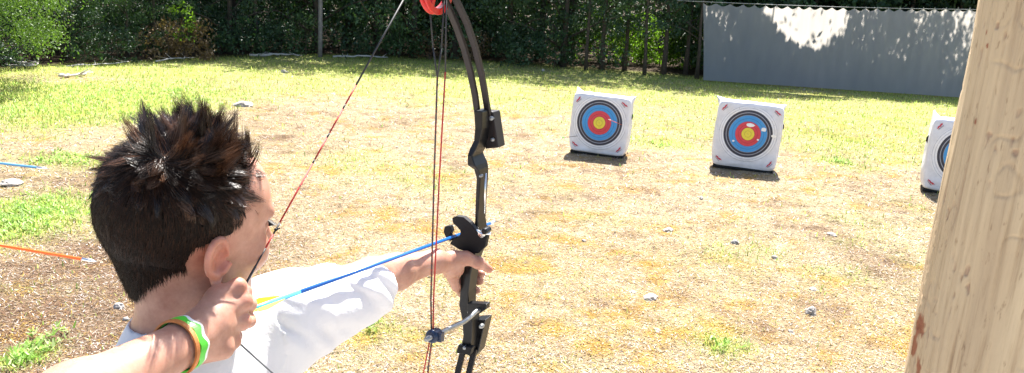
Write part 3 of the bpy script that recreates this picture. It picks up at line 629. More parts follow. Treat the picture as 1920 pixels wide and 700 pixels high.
    for (sx, sz) in marks:
        cx, cz = sx*(W2-.075)-ctr[0], sz*(H2-.085)-ctr[1]; ang = R(-50 if sx*sz > 0 else 50)*-1*sz*-1 if False else (R(-45) if sx*sz > 0 else R(45))
        ca, sa = math.cos(ang), math.sin(ang); mb = MB()
        def put(poly, m):
            X = np.array([cx+x*ca-z*sa for x, z in poly]); Z = np.array([cz+x*sa+z*ca for x, z in poly]); q = front(X, Z); q[:, 1] -= .006; q2 = q.copy(); q2[:, 1] += .004
            mb.m = m; mb.loft([list(q), list(q2)])
        put([(x*1.05, z*1.05+.006) for x, z in wing], 0)
        for k in range(6): put([(-.04+.013*k, -.024), (-.032+.013*k, -.024), (-.031+.013*k, -.013), (-.039+.013*k, -.013)], 1)
        mb.build('logo', [M['logo'], M['logo_dark']], root, local=False)
    mb = MB(); mb.hexa((0, 0.01, .008), (W2*.93, 0, 0), (0, D2*.92, 0), (0, 0, .018)); mb.build('base', M['foam'], root, local=False, bevel=.01)
    mb = MB(); zc = H2*1.36+base; xx = hside*(W2*1.0)
    mb.tube([(xx, -.02, zc+.045), (xx+hside*.018, -.02, zc+.02), (xx+hside*.018, -.02, zc-.02), (xx, -.02, zc-.045)], .011, 8); mb.build('carry_handle', M['foam'], root, local=False)
    return root, front, c0
def arrow(nock, tip, label, shaft_m, cat='arrow', r=.0036, vanes=True, vane_m='vane_y', nock_m='nock', tipc=True, name='arrow', grp=None, roll=0.0, tail=None):
    nock = np.asarray(nock, float); tip = np.asarray(tip, float); d = nrm(tip-nock); root = empty(name, nock); tag(root, label, cat, grp)
    mb = MB(); mb.tube([nock+d*.02, tip-d*.03], r, 10); mb.build('shaft', shaft_m if not isinstance(shaft_m, str) else M[shaft_m], root)
    if tail is not None: mb = MB(); mb.tube([nock+d*.016, nock+d*tail[0]], r*1.04, 10); mb.build('shaft_wrap', M[tail[1]], root)
    mb = MB(); mb.tube([nock+d*.021, nock+d*.010, nock+d*.004], [r*1.15, r*1.1, r*.8], 8)
    s = nrm(np.cross(d, (0, 0, 1)))
    for k in (-1, 1): mb.tube([nock+d*.006+s*k*r*.5, nock-d*.004+s*k*r*.8], r*.45, 5)
    mb.build('nock', M[nock_m], root)
    mb = MB(); mb.tube([tip-d*.034, tip-d*.012, tip], [r*1.08, r*1.05, r*.12], 8); mb.build('point', M['silver'], root)
    if vanes:
        a = s; b = np.cross(s, d)
        for k in range(3):
            an = roll+k*2.0944; e = a*math.cos(an)+b*math.sin(an); sd_ = np.cross(e, d); q = [nock+d*.045+e*r*.8, nock+d*.048+e*(r+.006), nock+d*.060+e*(r+.0075), nock+d*.105+e*r*.9]
            mb = MB(); mb.prism(q, sd_*.0008); mb.build('vane', M[vane_m], root)
    return root
def glossy(name, col, rough=.25): return simple(name, col, rough, .05, 20)
M['nock'] = glossy('nock_white', (.8, .8, .78)); M['vane_y'] = leafmat('vane_yellow', (.75, .72, .06), (.80, .76, .10), .5); M['vane_w'] = glossy('vane_white', (.8, .8, .8)); M['vane_g'] = glossy('vane_green', (.15, .7, .12)); M['nock_b'] = glossy('nock_teal', (.02, .22, .40))
M['arrow_blue'] = glossy('blue_shaft', (.015, .12, .46)); M['arrow_sky'] = glossy('sky_shaft', (.10, .50, .85)); M['arrow_steel'] = glossy('steel_blue_shaft', (.10, .28, .50)); M['arrow_orange'] = glossy('orange_shaft', (.85, .14, .015)); M['arrow_dark'] = glossy('dark_shaft', (.08, .05, .05)); M['arrow_red'] = glossy('red_shaft', (.75, .15, .08))
EARS = ((-1, 1, .02, .075), (1, 1, .05, .03))
t1, f1, _ = target((1121, 288), R(-16), .78, .80, .32, 'white ringed bag target with a single orange arrow in its blue ring', EARS, 3, marks=((-1, 1), (1, 1), (-1, -1), (1, -1)))
t2, f2, _ = target((1392, 315), R(-14), .82, .86, .32, 'white ringed bag target with torn white patches across its red ring', ((-1, 1, .07, .045), (1, 1, .05, .03)), 8)
t3, f3, _ = target((1790, 362), R(-19), .80, .88, .32, 'white ringed bag target half hidden behind the cream post', ((-1, 1, .01, .10), (1, 1, .05, .03)), 13, hside=-1)
bpy.context.view_layer.update()
def tw(t, p): return np.array(t.matrix_world @ Vector(p.tolist()))
def stuck(t, fr, X, Z, nock_uv, label, mat, vane, L=.46, dback=0):
    e = tw(t, fr(np.array([X]), np.array([Z]))[0]); de = proj(e)[2]; n = P(nock_uv[0], nock_uv[1], de-L*.93); d = nrm(e-n); arrow(n, e+d*.05, label, mat, r=.0036, vane_m=vane, nock_m='nock')
stuck(t1, f1, .30, .01, (1141, 224), 'orange shafted arrow with white vanes stuck in the leftmost target blue ring', 'arrow_red', 'vane_w')
stuck(t1, f1, -.27, -.22, (1052, 259), 'dark arrow with green vanes stuck low in the leftmost target edge', 'arrow_dark', 'vane_g')
for k, (x, z, sx, sz) in enumerate([(.02, .12, .050, .026), (.18, .08, .034, .028), (.32, .01, .038, .022), (-.16, -.11, .016, .014), (.13, -.06, .014, .013)]):
    mb = MB(); g = random.Random(k); poly = [(x+sx*math.cos(a*.7854)*g.uniform(.8, 1.15), z+sz*math.sin(a*.7854)*g.uniform(.8, 1.15)) for a in range(8)]
    q = f2(np.array([p[0] for p in poly]), np.array([p[1] for p in poly])); q[:, 1] -= .010; q2 = q.copy(); q2[:, 1] += .008; mb.loft([list(q), list(q2)]); mb.build('torn_patch', M['torn'], t2, local=False)
# ---------------------------------------------------------------- bow
NOCK = P(425, 597, .995); TIP0 = P(870, 437, 1.55); AD = nrm(TIP0-NOCK); ATIP = None
for t in np.linspace(.6, .9, 301):
    if proj(NOCK+AD*t)[0] >= 932: ATIP = NOCK+AD*t; break
Zu = A3(0, 0, 1); Ah = nrm(AD*A3(1, 1, 0)); Wv = nrm(np.cross(Ah, Zu))      # fore, right
R0 = TIP0.copy(); Uv = nrm(Zu-Ah*0)
print('arrow len', np.linalg.norm(ATIP-NOCK), 'Ah', Ah, 'tip', proj(ATIP))
def RB(u, v, a, b=None):
    """point of the vertical line family at fore offset a which is seen at (u, v): solve for height and side"""
    r = ray(u, v); A_ = np.stack([Zu, Wv, -r], 1); s = np.linalg.solve(A_, CO-R0-Ah*a); return R0+Ah*a+Zu*s[0]+Wv*s[1]
def PL(u, v, w_=0.0):
    r = ray(u, v); k = np.dot(R0+Wv*w_-CO, Wv)/np.dot(r, Wv); return CO+r*k
bow = empty('compound_bow', R0-Zu*.1); tag(bow, 'black compound bow with red wheel, fully drawn in the archer extended hand', 'bow')
bpy.context.view_layer.update()
def riser_part(st, name, mat, bevel=.002):
    mb = MB(); rings = []
    for (v, ul, ur, a0, a1) in st:
        l0 = RB(ul, v, a0); r1 = RB(ur, v, a1); h = l0[2]; wl = np.dot(l0-R0, Wv); wr = np.dot(r1-R0, Wv)
        if wr < wl+.006: m_ = (wl+wr)/2; wl, wr = m_-.003, m_+.003
        rings.append([R0+Zu*(h-R0[2])+Ah*a+Wv*w_ for a, w_ in ((a0, wl), (a0, wr), (a1, wr), (a1, wl))])
    mb.loft(rings); return mb.build(name, M[mat], bow, bevel=bevel)
riser_part([(207, 888, 922, -.02, .02), (240, 890, 922, -.02, .02), (264, 888, 918, -.022, .02), (280, 880, 912, -.026, .018), (292, 876, 906, -.03, .016), (310, 876, 914, -.03, .02), (318, 888, 916, -.02, .02), (335, 893, 916, -.016, .018),
            (375, 891, 913, -.016, .018), (415, 890, 911, -.016, .018), (440, 885, 915, -.018, .022), (470, 880, 910, -.02, .02), (490, 876, 902, -.02, .014), (512, 864, 898, -.024, .012), (545, 863, 893, -.024, .010), (572, 860, 893, -.02, .012), (600, 866, 900, -.02, .014), (630, 868, 898, -.018, .014), (662, 862, 894, -.018, .014)], 'riser', 'black')
def slab(px, a, th, name, mat, bevel=.0015, par=None):
    mb = MB(); pts = [RB(u, v, a) for u, v in px]; mb.prism(pts, Ah*th); return mb.build(name, M[mat], par or bow, bevel=bevel)
slab([(913, 207), (931, 208), (941, 275), (917, 277), (912, 240)], .028, .03, 'limb_pocket', 'limb')
slab([(896, 596), (917, 595), (903, 656), (893, 668), (882, 660)], .024, .03, 'limb_pocket', 'black')
slab([(862, 645), (888, 650), (884, 664), (858, 660)], -.02, .014, 'pocket_clip', 'rubber')
mb = MB(); mb.tube([RB(911, 325, -.012), RB(908, 400, -.012)], .0018, 6); mb.build('edge_highlight', M['silver'], bow)  # silver strip added to imitate the lit side edge of the riser
for (u_, v_, s_) in ((921, 222, .005), (924, 262, .004), (884, 300, .0035), (902, 330, .003), (872, 652, .004), (903, 612, .0045), (880, 585, .003), (898, 455, .003)):
    mb = MB(); c_ = RB(u_, v_, -.024 if u_ < 915 else .012); mb.tube([c_-Ah*.004, c_+Ah*.004], [s_*.8, s_], 8); mb.build('bolt', M['rod'], bow)
# twin limbs top and bottom
def limb(px, w0, name='limb', wid=.0105):
    mb = MB(); rings = []
    n = len(px)
    for i, (u, v, a) in enumerate(px):
        c = RB(u, v, a); j0, j1 = max(i-1, 0), min(i+1, n-1); tg = nrm(RB(*px[j1])-RB(*px[j0])); nn_ = nrm(np.cross(tg, Wv)); 
        rings.append([c+nn_*.0035-Wv*wid/2, c+nn_*.0035+Wv*wid/2, c-nn_*.0035+Wv*wid/2, c-nn_*.0035-Wv*wid/2])
    mb.loft(rings); mb.build(name, M['limb'], bow, bevel=.001)
limb([(896, 218, .0), (891, 180, -.012), (882, 135, -.03), (870, 90, -.055), (856, 50, -.085), (838, 8, -.12), (826, -18, -.142)], 0)
limb([(916, 218, .012), (910, 180, -.002), (903, 140, -.02), (891, 90, -.047), (876, 45, -.078), (856, 2, -.115), (842, -22, -.136)], 0)
limb([(869, 655, -.004), (863, 680, -.012), (855, 712, -.025), (846, 750, -.045), (835, 800, -.075), (826, 850, -.11), (820, 890, -.14)], 0)
limb([(890, 655, .006), (884, 680, -.004), (876, 712, -.018), (866, 750, -.038), (854, 800, -.068), (843, 850, -.104), (836, 890, -.134)], 0)
# wheels: in the plane of the bow
def wheel(c, mat, name, rad=.050):
    mb = MB(); n = 40
    def ring(r_, w_, t_):
        return [c+Ah*(r_*math.cos(2*math.pi*k/n))+Zu*(r_*math.sin(2*math.pi*k/n))+Wv*w_ for k in range(n)]
    prof = [(rad, -.006), (rad, -.003), (rad-.004, 0), (rad, .003), (rad, .006), (rad-.010, .006), (rad-.010, -.006)]
    rings = [ring(r_, w_, 0) for r_, w_ in prof]; V = [p for r_ in rings for p in r_]; m = len(prof)
    F = [[i*n+k, i*n+(k+1) % n, ((i+1) % m)*n+(k+1) % n, ((i+1) % m)*n+k] for i in range(m) for k in range(n)]; mb.add(V, F, False)
    for k in range(5):
        a = k*1.2566+.5; e = Ah*math.cos(a)+Zu*math.sin(a); s = np.cross(e, Wv); mb.hexa(c+e*rad*.45, e*rad*.42, s*.0045, Wv*.004)
    mb.tube([c-Wv*.012, c+Wv*.012], .011, 14)
    mb.build(name, M[mat], bow, bevel=.0008)
    mb = MB(); mb.tube([c-Wv*.024, c+Wv*.024], .004, 8); mb.build('axle', M['silver'], bow)
TW = RB(819, -34, -.145); BW = RB(822, 905, -.145)
wheel(TW, 'redmetal', 'wheel'); wheel(BW, 'redmetal', 'wheel')
# strings
def string_mat(name, bands):
    t = NT(name); t.set(Roughness=.6); co = t.coords('Object'); s = t.n('SeparateXYZ'); t.l(co, s.inputs[0]); n = t.noise(co, 55, 2)
    t.l(t.ramp(n, bands, 'CONSTANT'), t.b.inputs['Base Color']); return t.m
RED = (.42, .025, .02); BK = (.012, .012, .012)
M['str_red'] = string_mat('string_red', [(0, RED), (.60, BK), (.63, RED)]); M['str_blk'] = simple('string_black', (.02, .02, .022), .6); M['str_grey'] = simple('string_grey', (.12, .12, .13), .5); M['str_mix'] = string_mat('string_mix', [(0, (.06, .05, .045)), (.5, (.25, .03, .02)), (.56, (.06, .05, .045))])
STOP = PL(786, -34); SBOT = None
q = RB(806, 905, -.145-.049); SBOT = R0+Ah*np.dot(q-R0, Ah)+Zu*(BW[2]-R0[2])
s0 = TW-Ah*.049+Zu*.006-Wv*np.dot(TW-R0, Wv)
print('string top px', proj(s0), proj(PL(786, -34)), 'TW', proj(TW), 'BW', proj(BW))
strg = lambda a, b, t: a+(b-a)*t
def seg(a, b, mat, name, r=.0017, n=6):
    mb = MB(); mb.tube([a, b], r, n); return mb.build(name, M[mat], bow)
def pt_v(a, b, v):
    lo, hi = 0, 1
    for _ in range(30):
        m_ = (lo+hi)/2
        if (proj(a+(b-a)*m_)[1]-v)*(proj(a)[1]-v) > 0: lo = m_
        else: hi = m_
    return a+(b-a)*lo
seg(s0, pt_v(s0, NOCK, 160), 'str_blk', 'bowstring', .0014); 
vs_ = [160, 196, 205, 250, 259, 300, 307, 418, 440, 466, 500]
for i in range(len(vs_)-1): seg(pt_v(s0, NOCK, vs_[i]), pt_v(s0, NOCK, vs_[i+1]), 'str_red' if i % 2 == 0 else 'str_blk', 'string_serving', .0012)
seg(pt_v(s0, NOCK, 500), NOCK+nrm(NOCK-s0)*.03, 'str_blk', 'bowstring', .0016)
seg(NOCK+nrm(NOCK-s0)*.012, SBOT, 'str_grey', 'bowstring', .0011)
kb = pt_v(s0, NOCK, 431); mb = MB(); mb.ball(kb, .0022, n=6); mb.tube([kb, kb+Ah*.008], [.0014, .0008], 6); mb.build('kisser_button', M['rubber'], bow)
# cables
ca0 = TW+Ah*.018+Wv*.010; SL = RB(812, 628, -.19)
def RBw(u, v, a): return RB(u, v, a)
def chain(px, mats, name='cable', r=.0014):
    for i in range(len(px)-1): seg(RB(*px[i]), RB(*px[i+1]), mats[i], name, r)
chain([(804, -10, -.145), (812, 90, -.155), (820, 145, -.16)], ['str_blk', 'str_blk'])
chain([(833, -10, -.13), (828, 90, -.155), (820, 145, -.16)], ['str_blk', 'str_blk'])
chain([(820, 145, -.16), (814, 330, -.175), (808, 560, -.19), (809, 628, -.19)], ['str_mix', 'str_mix', 'str_mix'], r=.0016)
chain([(837, -20, -.15), (835, 135, -.16), (824, 330, -.175), (813, 560, -.19), (812, 628, -.19)], ['str_blk', 'str_red', 'str_red', 'str_red'], r=.0014)
chain([(811, 628, -.19), (803, 690, -.185), (800, 780, -.17), (812, 905, -.150)], ['str_mix']*3, r=.0017)
chain([(808, 628, -.188), (794, 700, -.178), (803, 790, -.16), (826, 905, -.140)], ['str_red', 'str_red', 'str_blk'])
# cable guard rod and slide
mb = MB(); gp = [RB(905, 578, -.02), RB(893, 584, -.035), RB(880, 596, -.065), RB(869, 604, -.09), RB(845, 615, -.13), RB(816, 629, -.19), RB(798, 637, -.215)]
mb.tube(gp, .0042, 10); mb.build('cable_guard_rod', M['rod'], bow)
slab([(880, 566), (916, 568), (915, 578), (897, 590), (880, 592)], -.022, .016, 'rod_mount', 'black')
mb = MB(); d_ = nrm(gp[5]-gp[4]); c_ = RB(814, 629, -.19); mb.tube([c_-d_*.013, c_-d_*.010, c_+d_*.010, c_+d_*.013], [.008, .0115, .0115, .008], 14); mb.hexa(c_+Wv*.008, Wv*.008, d_*.007, Zu*.008); mb.build('cable_slide', M['blueplastic'], bow, bevel=.001)
# arrow rest: clawed black plate with bright bolts
slab([(850, 408), (858, 404), (872, 406), (884, 416), (893, 428), (903, 438), (916, 442), (912, 462), (900, 474), (885, 474), (862, 466), (846, 456), (852, 446), (864, 442), (866, 432), (860, 425), (852, 418)], -.028, .012, 'arrow_rest', 'rubber')
slab([(836, 424), (846, 422), (850, 432), (846, 440), (853, 446), (846, 452), (838, 443), (834, 434)], -.030, .012, 'rest_claw', 'rubber')
mb = MB(); cc_ = RB(909, 436, -.02); mb.tube([cc_-Ah*.014, cc_+Ah*.01], .0075, 12); mb.tube([RB(894, 432, -.03), RB(905, 440, -.035), RB(920, 438, -.02)], .0028, 8); mb.build('rest_bolt', M['silver'], bow, bevel=.0008)
mb = MB(); cc_ = RB(912, 432, -.03); mb.tube([cc_-Ah*.010, cc_+Ah*.01], .0060, 6); mb.build('rest_knob', M['black'], bow, bevel=.0008)
# nocked arrow: sky blue tail then darker blue shaft
arrow(NOCK, ATIP, 'blue arrow nocked on the drawn bowstring and aimed downrange', 'arrow_blue', r=.0029, nock_m='nock_b', vane_m='vane_y', roll=1.9, tail=(.135, 'arrow_sky'))
# the neighbours' arrows reaching into the picture at left
arrow(P(-330, 268, 2.35), P(92, 317, 2.6), 'dull blue arrow shaft reaching in from the left over the grass', 'arrow_steel', r=.0038)
arrow(P(-380, 396, 1.75), P(183, 491, 1.95), 'bright orange arrow shaft reaching in from the left over bare soil', 'arrow_orange', r=.0034)
# ---------------------------------------------------------------- archer: signed-distance body, polygonised as one surface
def make_sdf(prims):
    def bound(p):
        if p[0] == 'cap': c = (p[1]+p[2])/2; return c, np.linalg.norm(p[2]-p[1])/2+max(p[3], p[4])
        if p[0] == 'ell': return p[1], max(p[3])
    B = [bound(p) for p in prims]
    def one(p, X):
        if p[0] == 'cap':
            a, b, ra, rb = p[1:5]; ab = b-a; L2 = ab @ ab; t = np.clip(((X-a) @ ab)/L2, 0, 1); return np.linalg.norm(X-a-t[:, None]*ab, axis=1)-(ra+(rb-ra)*t)
        c, M_, r_ = p[1], p[2], np.array(p[3]); q = (X-c) @ M_; k0 = np.linalg.norm(q/r_, axis=1); k1 = np.linalg.norm(q/r_**2, axis=1)+1e-9; return k0*(k0-1)/k1
    def near(c, rad): return [i for i, (bc, br) in enumerate(B) if np.linalg.norm(bc-c)-br < rad+.06]
    def f(X, ids=None):
        d = np.full(len(X), .5)
        for i in (range(len(prims)) if ids is None else ids):
            p = prims[i]; k = p[-2]; op = p[-1]; e = one(p, X)
            if op == '+': h = np.clip(.5+.5*(d-e)/k, 0, 1); d = d*(1-h)+e*h-k*h*(1-h)
            else: h = np.clip(.5-.5*(d+e)/k, 0, 1); d = d*(1-h)-e*h+k*h*(1-h)
        return d
    return f, near, B
def polygonise(f, near, lo, hi, h, post=None, n=14):
    lo = np.asarray(lo, float); nb = np.ceil((np.asarray(hi)-lo)/(h*n)).astype(int); keys = []; verts = []; quads_ = []
    g1 = np.arange(-1, n+1); gx, gy, gz = np.meshgrid(g1, g1, g1, indexing='ij'); gp = np.stack([gx, gy, gz], -1).reshape(-1, 3); m = n+2
    half = h*n*.87; mul = np.array([1 << 40, 1 << 20, 1], np.int64)
    for bx in range(nb[0]):
        for by in range(nb[1]):
            for bz in range(nb[2]):
                o = np.array([bx, by, bz])*n; c = lo+(o+n/2)*h; ids = near(c, half)
                if not ids: continue
                if f(c[None], ids)[0] > half+.03 or f(c[None], ids)[0] < -half-.03: continue
                X = lo+(gp+o)*h; D = f(X, ids)
                if post is not None: D = post(X, D)
                D = D.reshape(m, m, m)
                if D.min() > 0 or D.max() < 0: continue
                S = D < 0; cnt_ = np.zeros((m-1,)*3, int); acc = np.zeros((m-1, m-1, m-1, 3)); w_ = np.zeros((m-1,)*3)
                cor = [(a, b, c2) for a in (0, 1) for b in (0, 1) for c2 in (0, 1)]
                for a in range(8):
                    for b in range(a+1, 8):
                        ca, cb = cor[a], cor[b]
                        if sum(abs(ca[k]-cb[k]) for k in range(3)) != 1: continue
                        da = D[ca[0]:ca[0]+m-1, ca[1]:ca[1]+m-1, ca[2]:ca[2]+m-1]; db = D[cb[0]:cb[0]+m-1, cb[1]:cb[1]+m-1, cb[2]:cb[2]+m-1]
                        cr = (da < 0) != (db < 0); t = np.where(cr, da/(da-db+1e-12), 0)
                        for k in range(3): acc[..., k] += np.where(cr, ca[k]+(cb[k]-ca[k])*t, 0)
                        w_ += cr
                act = w_ > 0; idx = np.argwhere(act)
                if not len(idx): continue
                pos = lo+(idx-1+o+acc[act]/w_[act][:, None])*h; keys.append((idx-1+o+4) @ mul); verts.append(pos)
                for ax in range(3):
                    b1, b2 = (ax+1) % 3, (ax+2) % 3; e = [0, 0, 0]; e[ax] = 1
                    A_ = S[1:m-1, 1:m-1, 1:m-1]; sl = [slice(1, m-1)]*3; sl[ax] = slice(2, m); Bb = S[tuple(sl)]
                    q = np.argwhere(A_ != Bb)
                    if not len(q): continue
                    flip = A_[tuple(q.T)]; g = q+1; u1 = np.eye(3, dtype=int)[b1]; u2 = np.eye(3, dtype=int)[b2]
                    c4 = [g, g-u1, g-u1-u2, g-u2]; kk = np.stack([((c_-1+o+4) @ mul) for c_ in c4], 1)
                    kk[~flip] = kk[~flip][:, ::-1]; quads_.append(kk)
    K = np.concatenate(keys); V = np.concatenate(verts); uk, first = np.unique(K, return_index=True); V = V[first]; Q = np.concatenate(quads_)
    I = np.searchsorted(uk, Q); I = np.clip(I, 0, len(uk)-1); ok = (uk[I] == Q).all(1)
    return V, I[ok]
def cap(a, b, ra, rb, k=.02, op='+'): return ('cap', np.asarray(a, float), np.asarray(b, float), ra, rb, k, op)
def ell(c, M_, r_, k=.02, op='+'): return ('ell', np.asarray(c, float), M_, tuple(r_), k, op)
I3 = np.eye(3)
# head frame
HC = P(360, 388, 1.02); hd = R(44); hp = R(-9); ht = R(4)
HF = A3(math.sin(hd)*math.cos(hp), math.cos(hd)*math.cos(hp), math.sin(hp)); HR = nrm(np.cross(HF, Zu)); HU = np.cross(HR, HF)
HR, HU = HR*math.cos(ht)-HU*math.sin(ht), HU*math.cos(ht)+HR*math.sin(ht)
HM = np.stack([HR, HF, HU], 1); HS = 1.0
def H(r_, f_, u_): return HC+HM @ (A3(r_, f_, u_)*HS)
def rot(ax, ang): return np.array(Matrix.Rotation(ang, 3, Vector([float(x) for x in ax])))
pr = []
# cranium, face
pr += [ell(H(0, -.012, .0), HM, (.074, .094, .084), .01), ell(H(0, .03, .012), HM, (.064, .062, .066), .02), ell(H(0, .036, -.055), HM, (.051, .050, .055), .03)]
pr += [ell(H(0, .058, -.098), HM, (.026, .024, .020), .03), cap(H(.044, .012, -.082), H(.012, .062, -.104), .016, .016, .025), cap(H(-.044, .012, -.082), H(-.012, .062, -.104), .016, .016, .025)]
for s in (-1, 1):
    pr += [ell(H(.032*s, .066, -.046), HM, (.026, .022, .024), .02), cap(H(.014*s, .088, .006), H(.040*s, .078, .006), .008, .007, .012), ell(H(.031*s, .083, -.012), HM, (.015, .010, .010), .008, '-'), ell(H(.031*s, .073, -.013), HM, (.0125, .0125, .0125), .003)]
pr += [cap(H(0, .090, -.008), H(0, .106, -.038), .006, .008, .010), cap(H(-.010, .094, -.044), H(.010, .094, -.044), .006, .006, .008), cap(H(-.016, .080, -.070), H(.016, .080, -.070), .006, .006, .006), cap(H(-.013, .080, -.079), H(.013, .080, -.079), .006, .006, .005), cap(H(-.016, .089, -.0745), H(.016, .089, -.0745), .002, .002, .003, '-')]
# ears
def ear(s):
    out = []; E = H(.074*s, .006, -.040); tilt = nrm(HF*-.88+HR*s*.26+HU*.10); upv = nrm(HU*.96-HF*.20); 
    upv = nrm(upv-tilt*np.dot(tilt, upv)); nn_ = np.cross(upv, tilt)
    EM = np.stack([tilt, upv, nn_], 1); c = E+tilt*.006; ES = .80
    out.append(ell(c+tilt*.002, EM, (.020*ES, .029*ES, .0045), .006))
    sg = nn_ if np.dot(nn_, HR*s) > 0 else -nn_
    pts = []
    for k in range(15):
        a = R(-150+k*19.5); pts.append(c+tilt*(.003+.0165*ES*math.sin(a+1.2))+upv*(.0265*ES*math.cos(a+1.2)+.002))
    for k in range(14): out.append(cap(pts[k]+sg*.003, pts[k+1]+sg*.003, .0040, .0040, .0016))
    out.append(ell(c-upv*.023-tilt*.005, EM, (.0075, .010, .0055), .006))
    out.append(ell(c+sg*.006-tilt*.003-upv*.002, EM, (.0092, .0150, .0070), .002, '-'))
    out.append(cap(E-tilt*.012+HR*s*.004-upv*.006, E-tilt*.006+HR*s*.006-upv*.014, .004, .0035, .004))
    return out
pr += ear(1)+ear(-1)
# neck and trunk
NB = P(345, 612, 1.06); SLd = P(514, 588, 1.17); 
Sd = nrm(Ah*.98-Wv*.10); SR = NB-Sd*.155-Zu*.070; SL = SLd
CH = nrm(np.cross(Sd, Zu))                         # chest faces right
TM = np.stack([Sd, CH, Zu], 1)
pr += [cap(H(0, -.012, -.055), NB-Zu*.02-CH*.005, .046, .050, .03), cap(H(-.0, -.005, -.08), NB+CH*.015-Zu*.02, .036, .045, .03)]
TC = NB-Zu*.20+Sd*.01; PC = NB-Zu*.44; Hip = NB-Zu*.50
pr += [cap(NB-Zu*.045, SR+A3(0, 0, .012), .040, .036, .05), cap(NB-Zu*.045, SL+A3(0, 0, .0), .040, .036, .05), ell(TC, TM, (.135, .088, .19), .05), ell(PC, TM, (.115, .08, .12), .05), cap(NB-Zu*.03, NB-Zu*.10, .05, .07, .04)]
# left arm to the bow
EL = P(698, 522, 1.35); WL = P(815, 490, 1.465)
pr += [cap(SL, EL, .040, .032, .03), cap(EL, EL+(WL-EL)*.35, .029, .028, .02), cap(EL+(WL-EL)*.35, WL, .027, .0195, .02)]
# right arm, drawn back
WR = P(352, 640, .93); ER = P(0, 835, .72)
pr += [cap(SR, ER, .042, .036, .03), cap(ER, ER+(WR-ER)*.35, .036, .036, .02), cap(ER+(WR-ER)*.35, WR, .035, .0235, .02)]
# legs down to the floor
def foot(hx, kn, an, d):
    return [cap(hx, kn, .068, .048, .03), cap(kn, kn+(an-kn)*.35, .046, .046, .02), cap(kn+(an-kn)*.35, an, .044, .028, .02), cap(an-Zu*.02, an-Zu*.045+d*.11, .030, .024, .02)]
FL_ = PC+Sd*.17; FR_ = PC-Sd*.17; zf = FLOOR+.075
hL, hR = PC+Sd*.06-Zu*.06, PC-Sd*.06-Zu*.06; aL = A3(FL_[0], FL_[1], zf); aR = A3(FR_[0], FR_[1], zf)
pr += foot(hL, (hL+aL)/2+CH*.015, aL, CH)+foot(hR, (hR+aR)/2+CH*.015, aR, CH)
print('hip z', PC[2], 'neck z', NB[2], 'head top', H(0, 0, .085)[2]-FLOOR)
# right hand: fingers hooked on the string
def finger(pts, rad, k=.004): return [cap(pts[i], pts[i+1], rad[i], rad[i+1], k if i else .008) for i in range(len(pts)-1)]
IX = [P(405, 562, .970), P(446, 537, .985), P(459, 548, 1.012), P(448, 560, 1.022)]
MD = [P(409, 590, .962), P(457, 566, .985), P(467, 571, 1.012), P(453, 578, 1.024)]
RG = [P(405, 618, .957), P(455, 603, .985), P(466, 601, 1.010), P(451, 599, 1.022)]
PK = [P(397, 642, .955), P(437, 640, .975), P(441, 630, 1.000), P(425, 622, 1.008)]
TH = [P(395, 598, .985), P(420, 585, 1.02), P(438, 590, 1.035), P(452, 592, 1.04)]
for fg, r0 in ((IX, .0098), (MD, .0100), (RG, .0097), (PK, .0086)):
    pr += [cap(WR+(fg[0]-WR)*.15, fg[0], .015, .0125, .012)]+finger(fg, [.0118, r0, r0*.88, r0*.78], .0035)
pr += finger(TH, [.013, .011, .0098, .0085], .008)
pr += [cap(WR, P(396, 608, .957), .022, .020, .015), cap(P(378, 655, .945), P(418, 655, .957), .015, .012, .012)]
# left hand round the grip
PLM = P(848, 494, 1.505); GC = RB(883, 505, -.03)
pr += [cap(WL, PLM, .0195, .019, .012), cap(PLM, P(862, 484, 1.525), .018, .013, .01), cap(PLM+A3(0, 0, -.006), P(856, 505, 1.53), .017, .014, .01)]
TL = [P(850, 484, 1.495), P(874, 484, 1.500), P(897, 493, 1.508), P(917, 505, 1.520)]
pr += finger(TL, [.0145, .0105, .0095, .0072], .010)
FI = [[P(858, 494, 1.545), P(868, 497, 1.600), P(893, 506, 1.605), P(903, 514, 1.59)],
      [P(853, 506, 1.54), P(862, 516, 1.598), P(886, 523, 1.605), P(900, 528, 1.590)],
      [P(848, 512, 1.53), P(857, 533, 1.590), P(880, 540, 1.600), P(894, 545, 1.585)],
      [P(843, 510, 1.515), P(855, 538, 1.545), P(866, 551, 1.590), P(882, 556, 1.585)]]
for fg, r0 in zip(FI, (.0095, .0095, .009, .008)): pr += finger(fg, [.011, r0, r0*.88, r0*.74], .005)
f_, near_, B_ = make_sdf(pr)
allp = np.array([b[0] for b in B_]); allr = np.array([b[1] for b in B_]); lo = (allp-allr[:, None]).min(0)-.03; hi = (allp+allr[:, None]).max(0)+.03
import time; T0 = time.time()
V, F = polygonise(f_, near_, lo, hi, .0026)
print('body', len(V), len(F), time.time()-T0)
t = NT('skin'); t.set(Roughness=.45); co = t.coords('Object'); n1 = t.noise(co, 34, 6, .72)
at = t.n('Attribute'); at.attribute_name = 'Col'
t.l(t.mix(1.0, t.ramp(n1, [(.3, (.34, .155, .105)), (.5, (.42, .215, .15)), (.7, (.52, .285, .205))]), at.outputs['Color'], 'MULTIPLY'), t.b.inputs['Base Color']); t.set(Subsurface_Weight=.35, Subsurface_Scale=.012); t.b.inputs['Subsurface Radius'].default_value = (1, .35, .18)
t.b.inputs['Specular IOR Level'].default_value = .4; t.bump(t.noise(co, 300, 2), .1, .001); M['skin'] = t.m
ec_ = np.min([np.linalg.norm(V-H(.074*s, .0, -.040), axis=1) for s in (-1, 1)], axis=0); kn = np.min([np.linalg.norm(V-p_, axis=1) for fg in (IX, MD, RG, PK, TL) for p_ in fg[1:]], axis=0)
